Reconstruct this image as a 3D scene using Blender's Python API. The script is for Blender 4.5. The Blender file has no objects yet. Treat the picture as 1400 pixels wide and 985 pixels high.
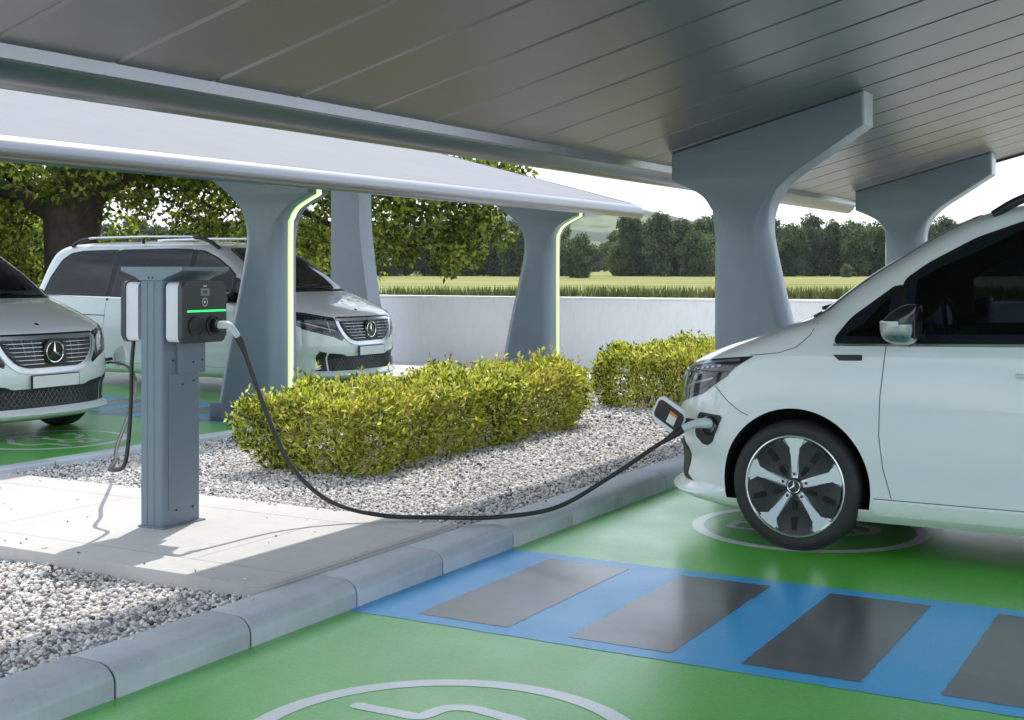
import bpy, bmesh, math, random
import numpy as np
from mathutils import Vector, Matrix
from mathutils.geometry import delaunay_2d_cdt
R = math.radians
random.seed(7); rng = np.random.default_rng(7)
scene = bpy.context.scene
COL = scene.collection

# ------------------------------------------------------------------ camera
FPX = 1765.0; YAW = R(29.461); CAMZ = 1.5
S_, C_ = math.sin(YAW), math.cos(YAW)
def cam_to_world(lat, dep, z=0.0):
    "ground point at a lateral offset and a depth from the camera"
    return (-S_*dep + C_*lat, C_*dep + S_*lat, z)
cd = bpy.data.cameras.new('camera'); cam = bpy.data.objects.new('camera', cd); COL.objects.link(cam)
cam.location = (0, 0, CAMZ); cam.rotation_euler = (R(90), 0, YAW)
cd.sensor_width = 36; cd.lens = 36*FPX/1400; cd.shift_y = -120.5/1400
cd.clip_start = 0.05; cd.clip_end = 9000
scene.camera = cam

# ------------------------------------------------------------------ helpers
def tag(o, label=None, cat=None, group=None, kind=None):
    if label: o['label'] = label
    if cat: o['category'] = cat
    if group: o['group'] = group
    if kind: o['kind'] = kind
    return o
def empty(name, loc=(0, 0, 0), rz=0.0):
    o = bpy.data.objects.new(name, None); COL.objects.link(o)
    o.location = loc; o.rotation_euler = (0, 0, rz); o.empty_display_size = .2
    return o
def link_mesh(name, me, mat=None, parent=None):
    o = bpy.data.objects.new(name, me); COL.objects.link(o)
    if mat is not None:
        for m in (mat if isinstance(mat, (list, tuple)) else [mat]): me.materials.append(m)
    if parent is not None: o.parent = parent
    return o
def shade(bm, ang=32):
    for f in bm.faces: f.smooth = True
    for e in bm.edges:
        if len(e.link_faces) == 2:
            e.smooth = e.calc_face_angle(0) < R(ang)
def from_bm(name, bm, mat, parent=None, ang=32, recalc=True):
    if recalc: bmesh.ops.recalc_face_normals(bm, faces=bm.faces[:])
    if ang: shade(bm, ang)
    me = bpy.data.meshes.new(name); bm.to_mesh(me); bm.free()
    return link_mesh(name, me, mat, parent)
def np_mesh(name, v, faces, mat, parent=None, smooth=False):
    "v (N,3) float, faces (M,k) int"
    me = bpy.data.meshes.new(name)
    v = np.ascontiguousarray(v, np.float32); faces = np.ascontiguousarray(faces, np.int32)
    m, k = faces.shape
    me.vertices.add(len(v)); me.vertices.foreach_set('co', v.ravel())
    me.loops.add(m*k); me.loops.foreach_set('vertex_index', faces.ravel())
    me.polygons.add(m); me.polygons.foreach_set('loop_start', np.arange(0, m*k, k, dtype=np.int32))
    if smooth: me.polygons.foreach_set('use_smooth', np.ones(m, bool))
    me.update(calc_edges=True); me.validate()
    return link_mesh(name, me, mat, parent)
def box(bm, x0, x1, y0, y1, z0, z1, bev=0.0, seg=2, m=None, mi=0):
    r = bmesh.ops.create_cube(bm, size=1.0); vs = r['verts']
    for v in vs:
        v.co = Vector((x0+(v.co.x+.5)*(x1-x0), y0+(v.co.y+.5)*(y1-y0), z0+(v.co.z+.5)*(z1-z0)))
    fs = list({f for v in vs for f in v.link_faces})
    if bev > 0:
        es = list({e for v in vs for e in v.link_edges})
        r2 = bmesh.ops.bevel(bm, geom=es, offset=bev, segments=seg, affect='EDGES', profile=.5)
        vs = list({v for f in r2['faces'] for v in f.verts} | {v for v in vs if v.is_valid})
    if m is not None: bmesh.ops.transform(bm, matrix=m, verts=[v for v in vs if v.is_valid])
    return vs
def tube(bm, pts, radii, n=10, cap=True):
    pts = [Vector(p) for p in pts]
    if not hasattr(radii, '__len__'): radii = [radii]*len(pts)
    rings = []; up = None
    for i, p in enumerate(pts):
        a = pts[max(i-1, 0)]; b = pts[min(i+1, len(pts)-1)]
        t = (b-a).normalized()
        if up is None:
            up = Vector((0, 0, 1)) if abs(t.z) < .9 else Vector((1, 0, 0))
        s = t.cross(up).normalized(); up = s.cross(t).normalized()
        rings.append([bm.verts.new(p + (s*math.cos(2*math.pi*k/n) + up*math.sin(2*math.pi*k/n))*radii[i]) for k in range(n)])
    for i in range(len(rings)-1):
        for k in range(n):
            bm.faces.new((rings[i][k], rings[i][(k+1) % n], rings[i+1][(k+1) % n], rings[i+1][k]))
    if cap:
        bm.faces.new(rings[0][::-1]); bm.faces.new(rings[-1])
def lathe(bm, prof, axis='Y', n=48, centre=(0, 0, 0), closed=False):
    "prof [(r, h)] spun about an axis"
    rings = []
    for r, h in prof:
        ring = []
        for k in range(n):
            a = 2*math.pi*k/n; c, s = math.cos(a)*r, math.sin(a)*r
            p = {'Y': (c, h, s), 'Z': (c, s, h), 'X': (h, c, s)}[axis]
            ring.append(bm.verts.new(Vector(p)+Vector(centre)))
        rings.append(ring)
    pairs = list(zip(rings[:-1], rings[1:])) + ([(rings[-1], rings[0])] if closed else [])
    for a, b in pairs:
        for k in range(n): bm.faces.new((a[k], a[(k+1) % n], b[(k+1) % n], b[k]))
    if not closed:
        if prof[0][0] > 1e-6: bm.faces.new(rings[0][::-1])
        if prof[-1][0] > 1e-6: bm.faces.new(rings[-1])
def prism(bm, poly, axis, a0, a1):
    "2D polygon extruded along an axis ('Y': poly is (x,z); 'X': (y,z); 'Z': (x,y))"
    def P(p, h): return {'Y': (p[0], h, p[1]), 'X': (h, p[0], p[1]), 'Z': (p[0], p[1], h)}[axis]
    A = [bm.verts.new(P(p, a0)) for p in poly]; B = [bm.verts.new(P(p, a1)) for p in poly]
    f0 = bm.faces.new(A); f1 = bm.faces.new(B[::-1]); sides = []
    n = len(poly)
    for i in range(n): sides.append(bm.faces.new((A[i], B[i], B[(i+1) % n], A[(i+1) % n])))
    return f0, f1, sides
def pchip(tab):
    xs = np.array([t[0] for t in tab], float); ys = np.array([t[1] for t in tab], float)
    h = np.diff(xs); d = np.diff(ys)/h; m = np.zeros(len(xs)); m[0] = d[0]; m[-1] = d[-1]
    for i in range(1, len(xs)-1):
        if d[i-1]*d[i] > 0:
            w1 = 2*h[i]+h[i-1]; w2 = h[i]+2*h[i-1]
            m[i] = (w1+w2)/(w1/d[i-1]+w2/d[i])
    def f(x):
        x = min(max(x, xs[0]), xs[-1]); i = min(max(int(np.searchsorted(xs, x)-1), 0), len(h)-1)
        t = (x-xs[i])/h[i]
        return float(ys[i]*(1+2*t)*(1-t)**2 + m[i]*h[i]*t*(1-t)**2 + ys[i+1]*t*t*(3-2*t) + m[i+1]*h[i]*t*t*(t-1))
    return f
def spline(pts, n=8):
    "Catmull-Rom through points"
    P = [np.array(p, float) for p in pts]; P = [2*P[0]-P[1]] + P + [2*P[-1]-P[-2]]; out = []
    for i in range(1, len(P)-2):
        for k in range(n):
            t = k/n; a, b, c, d = P[i-1:i+3]
            out.append(.5*((2*b)+(-a+c)*t+(2*a-5*b+4*c-d)*t*t+(-a+3*b-3*c+d)*t**3))
    out.append(P[-2]); return [tuple(o) for o in out]

# ------------------------------------------------------------------ materials
def new_mat(name):
    m = bpy.data.materials.new(name); m.use_nodes = True; nt = m.node_tree
    for n in list(nt.nodes): nt.nodes.remove(n)
    out = nt.nodes.new('ShaderNodeOutputMaterial')
    return m, nt, out
def N(nt, typ, **kw):
    n = nt.nodes.new(typ)
    for k, v in kw.items():
        if k.startswith('i_'):
            key = k[2:]; key = int(key) if key.isdigit() else key.replace('_', ' ')
            n.inputs[key].default_value = v
        else: setattr(n, k, v)
    return n
def ramp(nt, fac, stops, interp='LINEAR'):
    r = nt.nodes.new('ShaderNodeValToRGB'); r.color_ramp.interpolation = interp
    el = r.color_ramp.elements
    while len(el) < len(stops): el.new(.5)
    for e, (p, c) in zip(el, stops): e.position = p; e.color = (*c, 1) if len(c) == 3 else c
    nt.links.new(fac, r.inputs[0]); return r.outputs[0]
def principled(nt, out, **kw):
    b = N(nt, 'ShaderNodeBsdfPrincipled')
    for k, v in kw.items(): b.inputs[k.replace('_', ' ')].default_value = v
    nt.links.new(b.outputs[0], out.inputs[0]); return b
def coords(nt, kind='Object'):
    return N(nt, 'ShaderNodeTexCoord').outputs[kind]
def noise(nt, vec, scale, detail=4, rough=.6, out='Fac'):
    n = N(nt, 'ShaderNodeTexNoise'); n.inputs['Scale'].default_value = scale
    n.inputs['Detail'].default_value = detail; n.inputs['Roughness'].default_value = rough
    nt.links.new(vec, n.inputs['Vector']); return n.outputs[out]
def bump(nt, b, height, strength=.2, dist=.01):
    n = N(nt, 'ShaderNodeBump'); n.inputs['Strength'].default_value = strength; n.inputs['Distance'].default_value = dist
    nt.links.new(height, n.inputs['Height']); nt.links.new(n.outputs[0], b.inputs['Normal']); return n
def maprange(nt, v, a, b, c, d):
    n = N(nt, 'ShaderNodeMapRange'); 
    for i, x in zip((1, 2, 3, 4), (a, b, c, d)): n.inputs[i].default_value = x
    nt.links.new(v, n.inputs[0]); return n.outputs[0]
def mixc(nt, fac, a, b, blend='MIX'):
    n = N(nt, 'ShaderNodeMix', data_type='RGBA', blend_type=blend)
    for sock, v in ((n.inputs[0], fac), (n.inputs[6], a), (n.inputs[7], b)):
        if hasattr(v, 'links'): nt.links.new(v, sock)
        else: sock.default_value = v if not isinstance(v, tuple) or len(v) == 4 else (*v, 1)
    return n.outputs[2]
def plain(name, col, rough=.5, metal=0.0, coat=0.0, var=.06, scale=6.0, bmp=0.0, bscale=60., spec=.5, coat_rough=.05):
    m, nt, out = new_mat(name)
    b = principled(nt, out, Roughness=rough, Metallic=metal, Coat_Weight=coat, Coat_Roughness=coat_rough, Specular_IOR_Level=spec)
    c = coords(nt)
    n1 = noise(nt, c, scale, 5)
    lo = tuple(x*(1-var) for x in col); hi = tuple(min(1, x*(1+var)) for x in col)
    nt.links.new(ramp(nt, n1, [(.3, lo), (.7, hi)]), b.inputs['Base Color'])
    if metal == 0 and coat < .9: nt.links.new(maprange(nt, noise(nt, c, scale*3, 4), .3, .7, max(0, rough-.04), rough+.05), b.inputs['Roughness'])
    if bmp: bump(nt, b, noise(nt, c, bscale, 5), bmp, .004)
    return m
M = {}
M['paint'] = plain('white_car_paint', (.82, .845, .87), .28, coat=1.0, var=.01, spec=.5, coat_rough=.03)
M['black_gloss'] = plain('gloss_black_plastic', (.012, .012, .014), .12, coat=.6, var=.1)
M['black_plastic'] = plain('black_plastic', (.02, .02, .022), .45, var=.15, bmp=.05, bscale=300)
M['rubber'] = plain('tyre_rubber', (.022, .022, .024), .62, var=.2, bmp=.15, bscale=150)
M['cabin'] = plain('dark_cabin_trim', (.02, .021, .025), .7, var=.2)
M['seat'] = plain('dark_seat_leather', (.035, .036, .042), .5, var=.2)
M['chrome'] = plain('chrome', (.75, .76, .78), .08, metal=1, var=.01)
M['satin'] = plain('satin_silver', (.62, .64, .66), .28, metal=1, var=.03)
M['alloy'] = plain('machined_alloy', (.72, .75, .77), .24, metal=.85, var=.03)
M['arch'] = plain('wheel_housing_liner', (.008, .008, .008), .85, var=.2)
M['plate'] = plain('white_plate', (.78, .79, .80), .4, var=.01)
M['lamp_grey'] = plain('lamp_reflector', (.28, .30, .33), .25, metal=.9, var=.05)
M['lens_clear'] = plain('lamp_lens_grey', (.03, .034, .04), .10, coat=.4, var=.1)
M['insert'] = plain('dark_wheel_insert', (.016, .017, .020), .28, var=.08)
M['red_lens'] = plain('red_lamp_lens', (.30, .01, .01), .15, coat=1, var=.05)
M['steel_post'] = plain('blue_grey_powder_coat', (.155, .205, .245), .38, var=.03, bmp=.03, bscale=400)
M['column'] = plain('blue_grey_column_paint', (.20, .25, .305), .33, var=.03, bmp=.03, bscale=180, coat=.25, coat_rough=.2)
M['box_white'] = plain('pale_grey_enclosure', (.62, .645, .68), .35, var=.015)
M['box_dark'] = plain('dark_front_plate', (.040, .042, .046), .38, var=.06, bmp=.03, bscale=500)
M['cable'] = plain('black_cable_sheath', (.02, .02, .022), .42, var=.2)
M['plug_white'] = plain('pale_plug_shell', (.62, .68, .72), .28, var=.02)
M['orange'] = plain('orange_sticker', (.75, .27, .03), .5, var=.03)
M['sticker'] = plain('white_sticker', (.75, .75, .72), .5, var=.02)
M['screen'] = plain('lcd_screen', (.26, .28, .27), .2, var=.03)
M['soffit'] = plain('soffit_metal', (.265, .25, .265), .33, metal=.6, var=.03, scale=2.0)
M['trim'] = plain('anodised_edge_trim', (.40, .40, .43), .30, metal=.6, var=.03)
M['fascia'] = plain('satin_fascia_metal', (.27, .275, .29), .28, metal=.85, var=.02, scale=1.0)
M['roof_top'] = plain('pale_roof_sheet', (.235, .245, .262), .75, var=.015, scale=.6, spec=.06)
def emit_mat(name, col, st):
    m, nt, out = new_mat(name)
    e = N(nt, 'ShaderNodeEmission'); e.inputs[0].default_value = (*col, 1); e.inputs[1].default_value = st
    nt.links.new(e.outputs[0], out.inputs[0]); return m
M['led'] = emit_mat('green_light_strip', (.80, 1.0, .40), 1.25)
M['led_halo'] = emit_mat('green_strip_halo', (.30, .92, .16), .6)  # emission standing in for the strip's green halo on the column
M['led_small'] = emit_mat('green_status_light', (.04, .85, .16), 1.1)
M['screen_text'] = plain('lcd_digits', (.03, .03, .03), .4)
M['mark_white'] = plain('white_print', (.75, .76, .78), .4, var=.02)
def glass_mat(name, tint, rough=.02):
    m, nt, out = new_mat(name)
    tr = N(nt, 'ShaderNodeBsdfTransparent'); tr.inputs[0].default_value = (*tint, 1)
    gl = N(nt, 'ShaderNodeBsdfGlossy'); gl.inputs['Roughness'].default_value = rough; gl.inputs[0].default_value = (.9, .95, 1, 1)
    fr = N(nt, 'ShaderNodeFresnel'); fr.inputs[0].default_value = 1.38
    n = noise(nt, coords(nt), 2.5, 2); bp = N(nt, 'ShaderNodeBump'); bp.inputs['Strength'].default_value = .02
    nt.links.new(n, bp.inputs['Height']); nt.links.new(bp.outputs[0], gl.inputs['Normal'])
    mx = N(nt, 'ShaderNodeMixShader'); nt.links.new(fr.outputs[0], mx.inputs[0])
    nt.links.new(tr.outputs[0], mx.inputs[1]); nt.links.new(gl.outputs[0], mx.inputs[2])
    nt.links.new(mx.outputs[0], out.inputs[0]); return m
M['glass'] = glass_mat('tinted_glass', (.13, .15, .185))
M['glass_front'] = glass_mat('windscreen_glass', (.36, .38, .40))

def floor_mat(name, col, rough0, rough1, speck=True, wear=.12, scale=1.0, coat=.72):
    m, nt, out = new_mat(name)
    b = principled(nt, out, Specular_IOR_Level=.6, Coat_Weight=coat, Coat_IOR=1.66)
    c = coords(nt)
    big = noise(nt, c, .9*scale, 5); fine = noise(nt, c, 55, 5, .7)
    base = ramp(nt, big, [(.30, tuple(x*(1-wear) for x in col)), (.70, tuple(min(1, x*(1+wear)) for x in col))])
    base = mixc(nt, maprange(nt, fine, .35, .65, 0, .45), base, tuple(min(1, x*1.3+.015) for x in col))
    grit = noise(nt, c, 170, 3, .8)
    base = mixc(nt, maprange(nt, grit, .50, .70, 0, .55), base, tuple(x*.45 for x in col))
    wear_ = noise(nt, c, 5.5, 6, .7)
    base = mixc(nt, maprange(nt, wear_, .58, .75, 0, .28), base, tuple(x*.55+.03 for x in col))
    if speck:
        v = N(nt, 'ShaderNodeTexVoronoi', feature='F1'); v.inputs['Scale'].default_value = 16
        v.inputs['Randomness'].default_value = 1
        nt.links.new(c, v.inputs['Vector'])
        patch = noise(nt, c, 1.7, 3)
        th = maprange(nt, patch, .45, .75, .030, .085)
        lt = N(nt, 'ShaderNodeMath', operation='LESS_THAN'); nt.links.new(v.outputs['Distance'], lt.inputs[0]); nt.links.new(th, lt.inputs[1])
        s2 = N(nt, 'ShaderNodeTexWhiteNoise'); nt.links.new(v.outputs['Position'], s2.inputs['Vector'])
        gt = N(nt, 'ShaderNodeMath', operation='GREATER_THAN'); gt.inputs[1].default_value = .82; nt.links.new(s2.outputs[0], gt.inputs[0])
        mu = N(nt, 'ShaderNodeMath', operation='MULTIPLY'); nt.links.new(lt.outputs[0], mu.inputs[0]); nt.links.new(gt.outputs[0], mu.inputs[1])
        mu2 = N(nt, 'ShaderNodeMath', operation='MULTIPLY'); mu2.inputs[1].default_value = .75; nt.links.new(mu.outputs[0], mu2.inputs[0])
        base = mixc(nt, mu2.outputs[0], base, (.02, .035, .02, 1))
    nt.links.new(base, b.inputs['Base Color'])
    nt.links.new(maprange(nt, noise(nt, c, 2.3*scale, 4), .35, .65, rough0+.18, rough1+.22), b.inputs['Roughness'])
    nt.links.new(maprange(nt, noise(nt, c, 2.3*scale, 4), .35, .65, rough0-.06, rough1-.08), b.inputs['Coat Roughness'])
    b2 = noise(nt, c, 260, 4, .75); bp_ = bump(nt, b, b2, .075, .002); nt.links.new(bp_.outputs[0], b.inputs['Coat Normal'])
    return m
M['green'] = floor_mat('green_epoxy_coating', (.09, .53, .036), .27, .33, wear=.07)
M['blue'] = floor_mat('blue_marking_paint', (.004, .40, .88), .24, .28, speck=False, wear=.07, coat=.42)
M['bay_grey'] = floor_mat('dark_coated_asphalt', (.045, .047, .058), .26, .30, speck=False, wear=.2)
M['mark'] = floor_mat('white_marking_paint', (.90, .92, .91), .26, .30, speck=False, wear=.06)
M['asphalt'] = plain('asphalt', (.06, .062, .066), .6, var=.2, scale=3, bmp=.3, bscale=200)

def concrete(name, col, mot=.12, bmp=.25, pits=True):
    m, nt, out = new_mat(name); b = principled(nt, out, Roughness=.82, Specular_IOR_Level=.3)
    c = coords(nt)
    base = ramp(nt, noise(nt, c, 2.2, 6, .65), [(.3, tuple(x*(1-mot) for x in col)), (.7, tuple(min(1, x*(1+mot)) for x in col))])
    mp = N(nt, 'ShaderNodeMapping'); mp.inputs['Scale'].default_value = (14, 14, 3); nt.links.new(c, mp.inputs[0])
    st = noise(nt, mp.outputs[0], 2.0, 4)
    base = mixc(nt, maprange(nt, st, .5, .75, 0, .3), base, tuple(x*.72 for x in col))
    if pits:
        v = N(nt, 'ShaderNodeTexVoronoi'); v.inputs['Scale'].default_value = 38; nt.links.new(c, v.inputs['Vector'])
        p = maprange(nt, v.outputs['Distance'], .05, .14, 1, 0)
        wn = N(nt, 'ShaderNodeTexWhiteNoise'); nt.links.new(v.outputs['Position'], wn.inputs['Vector'])
        g = N(nt, 'ShaderNodeMath', operation='GREATER_THAN'); g.inputs[1].default_value = .86; nt.links.new(wn.outputs[0], g.inputs[0])
        mm = N(nt, 'ShaderNodeMath', operation='MULTIPLY'); nt.links.new(p, mm.inputs[0]); nt.links.new(g.outputs[0], mm.inputs[1])
        base = mixc(nt, mm.outputs[0], base, tuple(x*.45 for x in col))
    nt.links.new(base, b.inputs['Base Color'])
    bump(nt, b, noise(nt, c, 90, 6, .7), bmp, .003)
    return m
M['kerb'] = concrete('cast_kerb_concrete', (.50, .54, .585))
M['slab'] = concrete('pale_slab_concrete', (.50, .49, .475), .07, .15)
M['apron'] = concrete('apron_concrete', (.62, .61, .61), .06, .12, False)
M['wall'] = concrete('smooth_wall_concrete', (.90, .905, .91), .02, .05, False)
M['bar'] = plain('dull_silver_bar', (.42, .43, .45), .25, metal=.9, var=.02)
M['frit'] = plain('black_glass_border', (.012, .012, .014), .35, spec=.25)
M['seam'] = plain('panel_seam', (.10, .105, .11), .7)
M['joint'] = plain('dark_joint', (.05, .05, .055), .9)

def stone_mat():
    m, nt, out = new_mat('mixed_gravel_stone'); b = principled(nt, out, Roughness=.75, Specular_IOR_Level=.35)
    g = N(nt, 'ShaderNodeNewGeometry')
    c = ramp(nt, g.outputs['Random Per Island'], [(0, (.08, .085, .10)), (.10, (.18, .18, .20)), (.20, (.40, .39, .39)), (.32, (.60, .58, .57)), (.48, (.76, .74, .72)),
        (.62, (.72, .62, .54)), (.72, (.82, .81, .80)), (.92, (.86, .85, .83)), (1, (.64, .55, .48))])
    n = noise(nt, coords(nt), 90, 4)
    c = mixc(nt, maprange(nt, n, .4, .7, 0, .2), c, (.45, .43, .42, 1), 'MULTIPLY')
    nt.links.new(c, b.inputs['Base Color']); bump(nt, b, n, .2, .002); return m
M['stone'] = stone_mat()
M['gravel_bed'] = plain('gravel_bed', (.34, .33, .325), .95, var=.4, scale=60, bmp=.5, bscale=90)
def leaf_mat(name, stops, trans=.35, rough=.45):
    m, nt, out = new_mat(name)
    b = N(nt, 'ShaderNodeBsdfPrincipled'); b.inputs['Roughness'].default_value = rough; b.inputs['Specular IOR Level'].default_value = .35
    g = N(nt, 'ShaderNodeNewGeometry')
    wide = noise(nt, coords(nt), .8, 3)
    mixv = N(nt, 'ShaderNodeMath', operation='ADD'); nt.links.new(g.outputs['Random Per Island'], mixv.inputs[0])
    nt.links.new(maprange(nt, wide, .3, .7, -.22, .22), mixv.inputs[1])
    c = ramp(nt, mixv.outputs[0], stops)
    nt.links.new(c, b.inputs['Base Color'])
    t = N(nt, 'ShaderNodeBsdfTranslucent'); nt.links.new(mixc(nt, .5, c, mixc(nt, 1.0, c, (1.6, 1.5, .5, 1), 'MULTIPLY')), t.inputs[0])
    mx = N(nt, 'ShaderNodeMixShader'); mx.inputs[0].default_value = trans
    nt.links.new(b.outputs[0], mx.inputs[1]); nt.links.new(t.outputs[0], mx.inputs[2]); nt.links.new(mx.outputs[0], out.inputs[0])
    return m
M['hedge_leaf'] = leaf_mat('hedge_leaf', [(0, (.06, .085, .015)), (.2, (.14, .19, .025)), (.45, (.40, .45, .06)), (.75, (.66, .68, .13)), (.92, (.78, .77, .30)), (1, (.30, .20, .09))], .40, .27)
M['oak_leaf'] = leaf_mat('oak_leaf', [(0, (.03, .055, .010)), (.4, (.09, .145, .02)), (.8, (.26, .32, .045)), (1, (.38, .42, .08))], .50)
M['wood_leaf'] = leaf_mat('woodland_leaf', [(0, (.018, .036, .018)), (.45, (.045, .078, .030)), (1, (.135, .175, .06))], .30, .6)
M['wood_leaf_pale'] = leaf_mat('pale_woodland_leaf', [(0, (.07, .105, .045)), (.5, (.12, .165, .065)), (1, (.18, .22, .09))], .35, .6)
M['bark'] = plain('oak_bark', (.055, .043, .033), .9, var=.4, scale=5, bmp=.8, bscale=14)
M['twig'] = plain('hedge_twig', (.05, .04, .028), .9, var=.3)
M['reed'] = leaf_mat('reed_blade', [(0, (.05, .075, .025)), (.5, (.10, .13, .04)), (1, (.20, .21, .08))], .3, .7)

# ------------------------------------------------------------------ setting: ground, parking, island
def sheet(name, x0, x1, y0, y1, z, mat, nx=1, ny=1):
    bm = bmesh.new(); box(bm, x0, x1, y0, y1, z-.03, z)
    return tag(from_bm(name, bm, mat, ang=0), kind='structure')
def rect_faces(bm, rects, z0, z1):
    for x0, x1, y0, y1 in rects: box(bm, x0, x1, y0, y1, z0, z1)
ISL0, ISL1 = -7.75, -3.435           # island outer edges
sheet('car_park_asphalt', -60, 60, -45, 18.0, 0.0, M['asphalt'])
P_ = 5.07                            # period of bay + hatch
bm = bmesh.new(); box(bm, ISL1-.05, 3.4, -20, 14.9, -.02, .004); box(bm, -14.3, ISL0+.05, -20, 14.9, -.02, .004)
tag(from_bm('green_bay_coating', bm, M['green'], ang=0), kind='structure')
bm = bmesh.new(); bg = bmesh.new()
GX = .455; BX = .283
def ragged(bm, x0, x1, y0, y1, z, amp=.004):
    "thin painted rectangle with a slightly uneven edge"
    pts = []
    def run(a, b, axis):
        n = max(2, int(abs(b-a)/.03)); return [a+(b-a)*k/n for k in range(n)]
    for x in run(x0, x1, 0): pts.append((x, y0+random.uniform(-amp, amp)))
    for y in run(y0, y1, 1): pts.append((x1+random.uniform(-amp, amp), y))
    for x in run(x1, x0, 0): pts.append((x, y1+random.uniform(-amp, amp)))
    for y in run(y1, y0, 1): pts.append((x0+random.uniform(-amp, amp), y))
    bm.faces.new([bm.verts.new((px, py, z)) for px, py in pts])
for k in range(-2, 3):
    ya, yb = 4.612+P_*k, 6.06+P_*k
    for sgn, x_start, x_end in ((1, ISL1, 3.3), (-1, ISL0, -14.2)):
        L = abs(x_end-x_start)
        ragged(bm, min(x_start, x_end), max(x_start, x_end), ya, yb, .0054)
        d = .297
        while d+GX < L:
            a, b = x_start+sgn*d, x_start+sgn*(d+GX)
            ragged(bg, min(a, b), max(a, b), ya+.102, yb-.107, .0066, .003); d += GX+BX
tag(from_bm('blue_hatch_marking', bm, M['blue'], ang=0), kind='structure')
tag(from_bm('grey_hatch_marking', bg, M['bay_grey'], ang=0), kind='structure')
sheet('concrete_apron', -40, 14, 14.95, 17.78, .012, M['apron'])

def stroke(bm, pts, w, z, closed=False):
    pts = [np.array(p, float) for p in pts]; n = len(pts); L = []; Rr = []
    for i, p in enumerate(pts):
        a = pts[(i-1) % n] if (closed or i) else p; b = pts[(i+1) % n] if (closed or i < n-1) else p
        t = b-a; t = t/np.linalg.norm(t); nn = np.array((-t[1], t[0]))
        L.append(bm.verts.new((*(p+nn*w/2), z))); Rr.append(bm.verts.new((*(p-nn*w/2), z)))
    for i in range(n if closed else n-1):
        j = (i+1) % n; bm.faces.new((L[i], Rr[i], Rr[j], L[j]))
def rpoly_open(poly, r, n=4):
    out = [poly[0]]
    for i in range(1, len(poly)-1):
        p0, p, p1 = (np.array(poly[i+k], float) for k in (-1, 0, 1)); a = p0-p; b = p1-p; la, lb = np.linalg.norm(a), np.linalg.norm(b); rr = min(r, la*.45, lb*.45)
        for k in range(n+1):
            t = k/n; out.append(tuple((1-t)**2*(p+a/la*rr)+2*t*(1-t)*p+t*t*(p+b/lb*rr)))
    return out+[poly[-1]]
def disc(bm, c, r, z, n=20):
    bm.faces.new([bm.verts.new((c[0]+r*math.cos(2*math.pi*k/n), c[1]+r*math.sin(2*math.pi*k/n), z)) for k in range(n)])
def bay_symbol(cx, cy, flip, name='charging_bay_marking'):
    bm = bmesh.new(); r = .64; z = .0054
    stroke(bm, [(cx+r*math.cos(a), cy+r*math.sin(a)) for a in np.linspace(0, 2*math.pi, 96, endpoint=False)], .072, z, True)
    # a car outline with a plug lead; it reads from the driving lane
    def T(x, y): return (cx+flip*y, cy-flip*x) if False else (cx+flip*x, cy+flip*y)
    s = .060
    body = [(-.449, .194), (-.20, .20), (-.178, .325), (-.098, .367), (.11, .334), (.23, .23), (.345, .17), (.375, .045), (.33, -.005)]
    stroke(bm, [T(*p) for p in rpoly_open(body, .035)], s, z); disc(bm, T(-.449, .194), s/2, z+.0004); disc(bm, T(.33, -.005), s/2, z+.0004)
    for a_, c_ in (((.09, -.02), (-.12, -.02)), ((-.36, -.02), (-.42, -.02))):
        stroke(bm, [T(*a_), T(*c_)], s, z); disc(bm, T(*a_), s/2, z+.0004); disc(bm, T(*c_), s/2, z+.0004)
    for wx in (.21, -.24):
        stroke(bm, [T(wx+.088*math.cos(a), -.02+.088*math.sin(a)) for a in np.linspace(0, 2*math.pi, 24, endpoint=False)], s*.85, z, True)
    lead = [(-.42, -.02), (-.42, -.20), (-.10, -.20), (-.02, -.36), (.12, -.36)]
    stroke(bm, [T(*p) for p in rpoly_open(lead, .05)], s*.8, z); stroke(bm, [T(.12, -.36), T(.22, -.36)], s*2.0, z)
    o = from_bm(name, bm, M['mark'], ang=0); tag(o, kind='structure'); return o
bay_symbol(-2.20, 3.42, 1); bay_symbol(-2.20, 7.42, 1); bay_symbol(-9.25, 8.0, -1); bay_symbol(-9.25, 13.07, -1)

# kerbs
def kerb(name, xo, sgn, y0, y1, x_joint=None, y_first=3.258, pitch=.711, h=.124, w=.235):
    "rounded kerb stones in one run; outer face at xo, stones lie towards sgn"
    bm = bmesh.new(); bj = bmesh.new()
    prof = [(0, -.06), (0, .062), (.004, .078), (.014, .094), (.030, .108), (.052, .118), (.08, .1225), (w-.012, h), (w, h-.010), (w, -.06)]
    k0 = math.floor((y0-y_first)/pitch); y = y_first+k0*pitch
    while y < y1:
        a, b = y+.005, y+pitch-.005; rings = []
        for yy, ins in ((a, .004), (a+.005, 0), (b-.005, 0), (b, .004)):
            rings.append([bm.verts.new((xo+sgn*(px+(ins if px < .05 else (-ins if px > w-.02 else 0))), yy, pz-(ins if pz > .05 else 0))) for px, pz in prof])
        for r0, r1 in zip(rings[:-1], rings[1:]):
            for i in range(len(prof)-1): bm.faces.new((r0[i], r0[i+1], r1[i+1], r1[i]))
        bm.faces.new(rings[0]); bm.faces.new(rings[-1][::-1]); y += pitch
    o = from_bm(name, bm, M['kerb'], ang=40); tag(o, kind='structure')
    ins = [(.008, -.06), (.008, .06), (.02, .088), (.055, .110), (w-.02, h-.008), (w-.02, -.06)]
    prism(bj, [(xo+sgn*px, pz) for px, pz in ins], 'Y', y0, y1)
    return tag(from_bm(name+'_joint_fill', bj, M['joint'], ang=0), kind='structure')
kerb('kerb', ISL1, -1, -4, 15.0)
kerb('kerb', ISL0, 1, -4, 15.0, y_first=3.258+.45)
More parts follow.
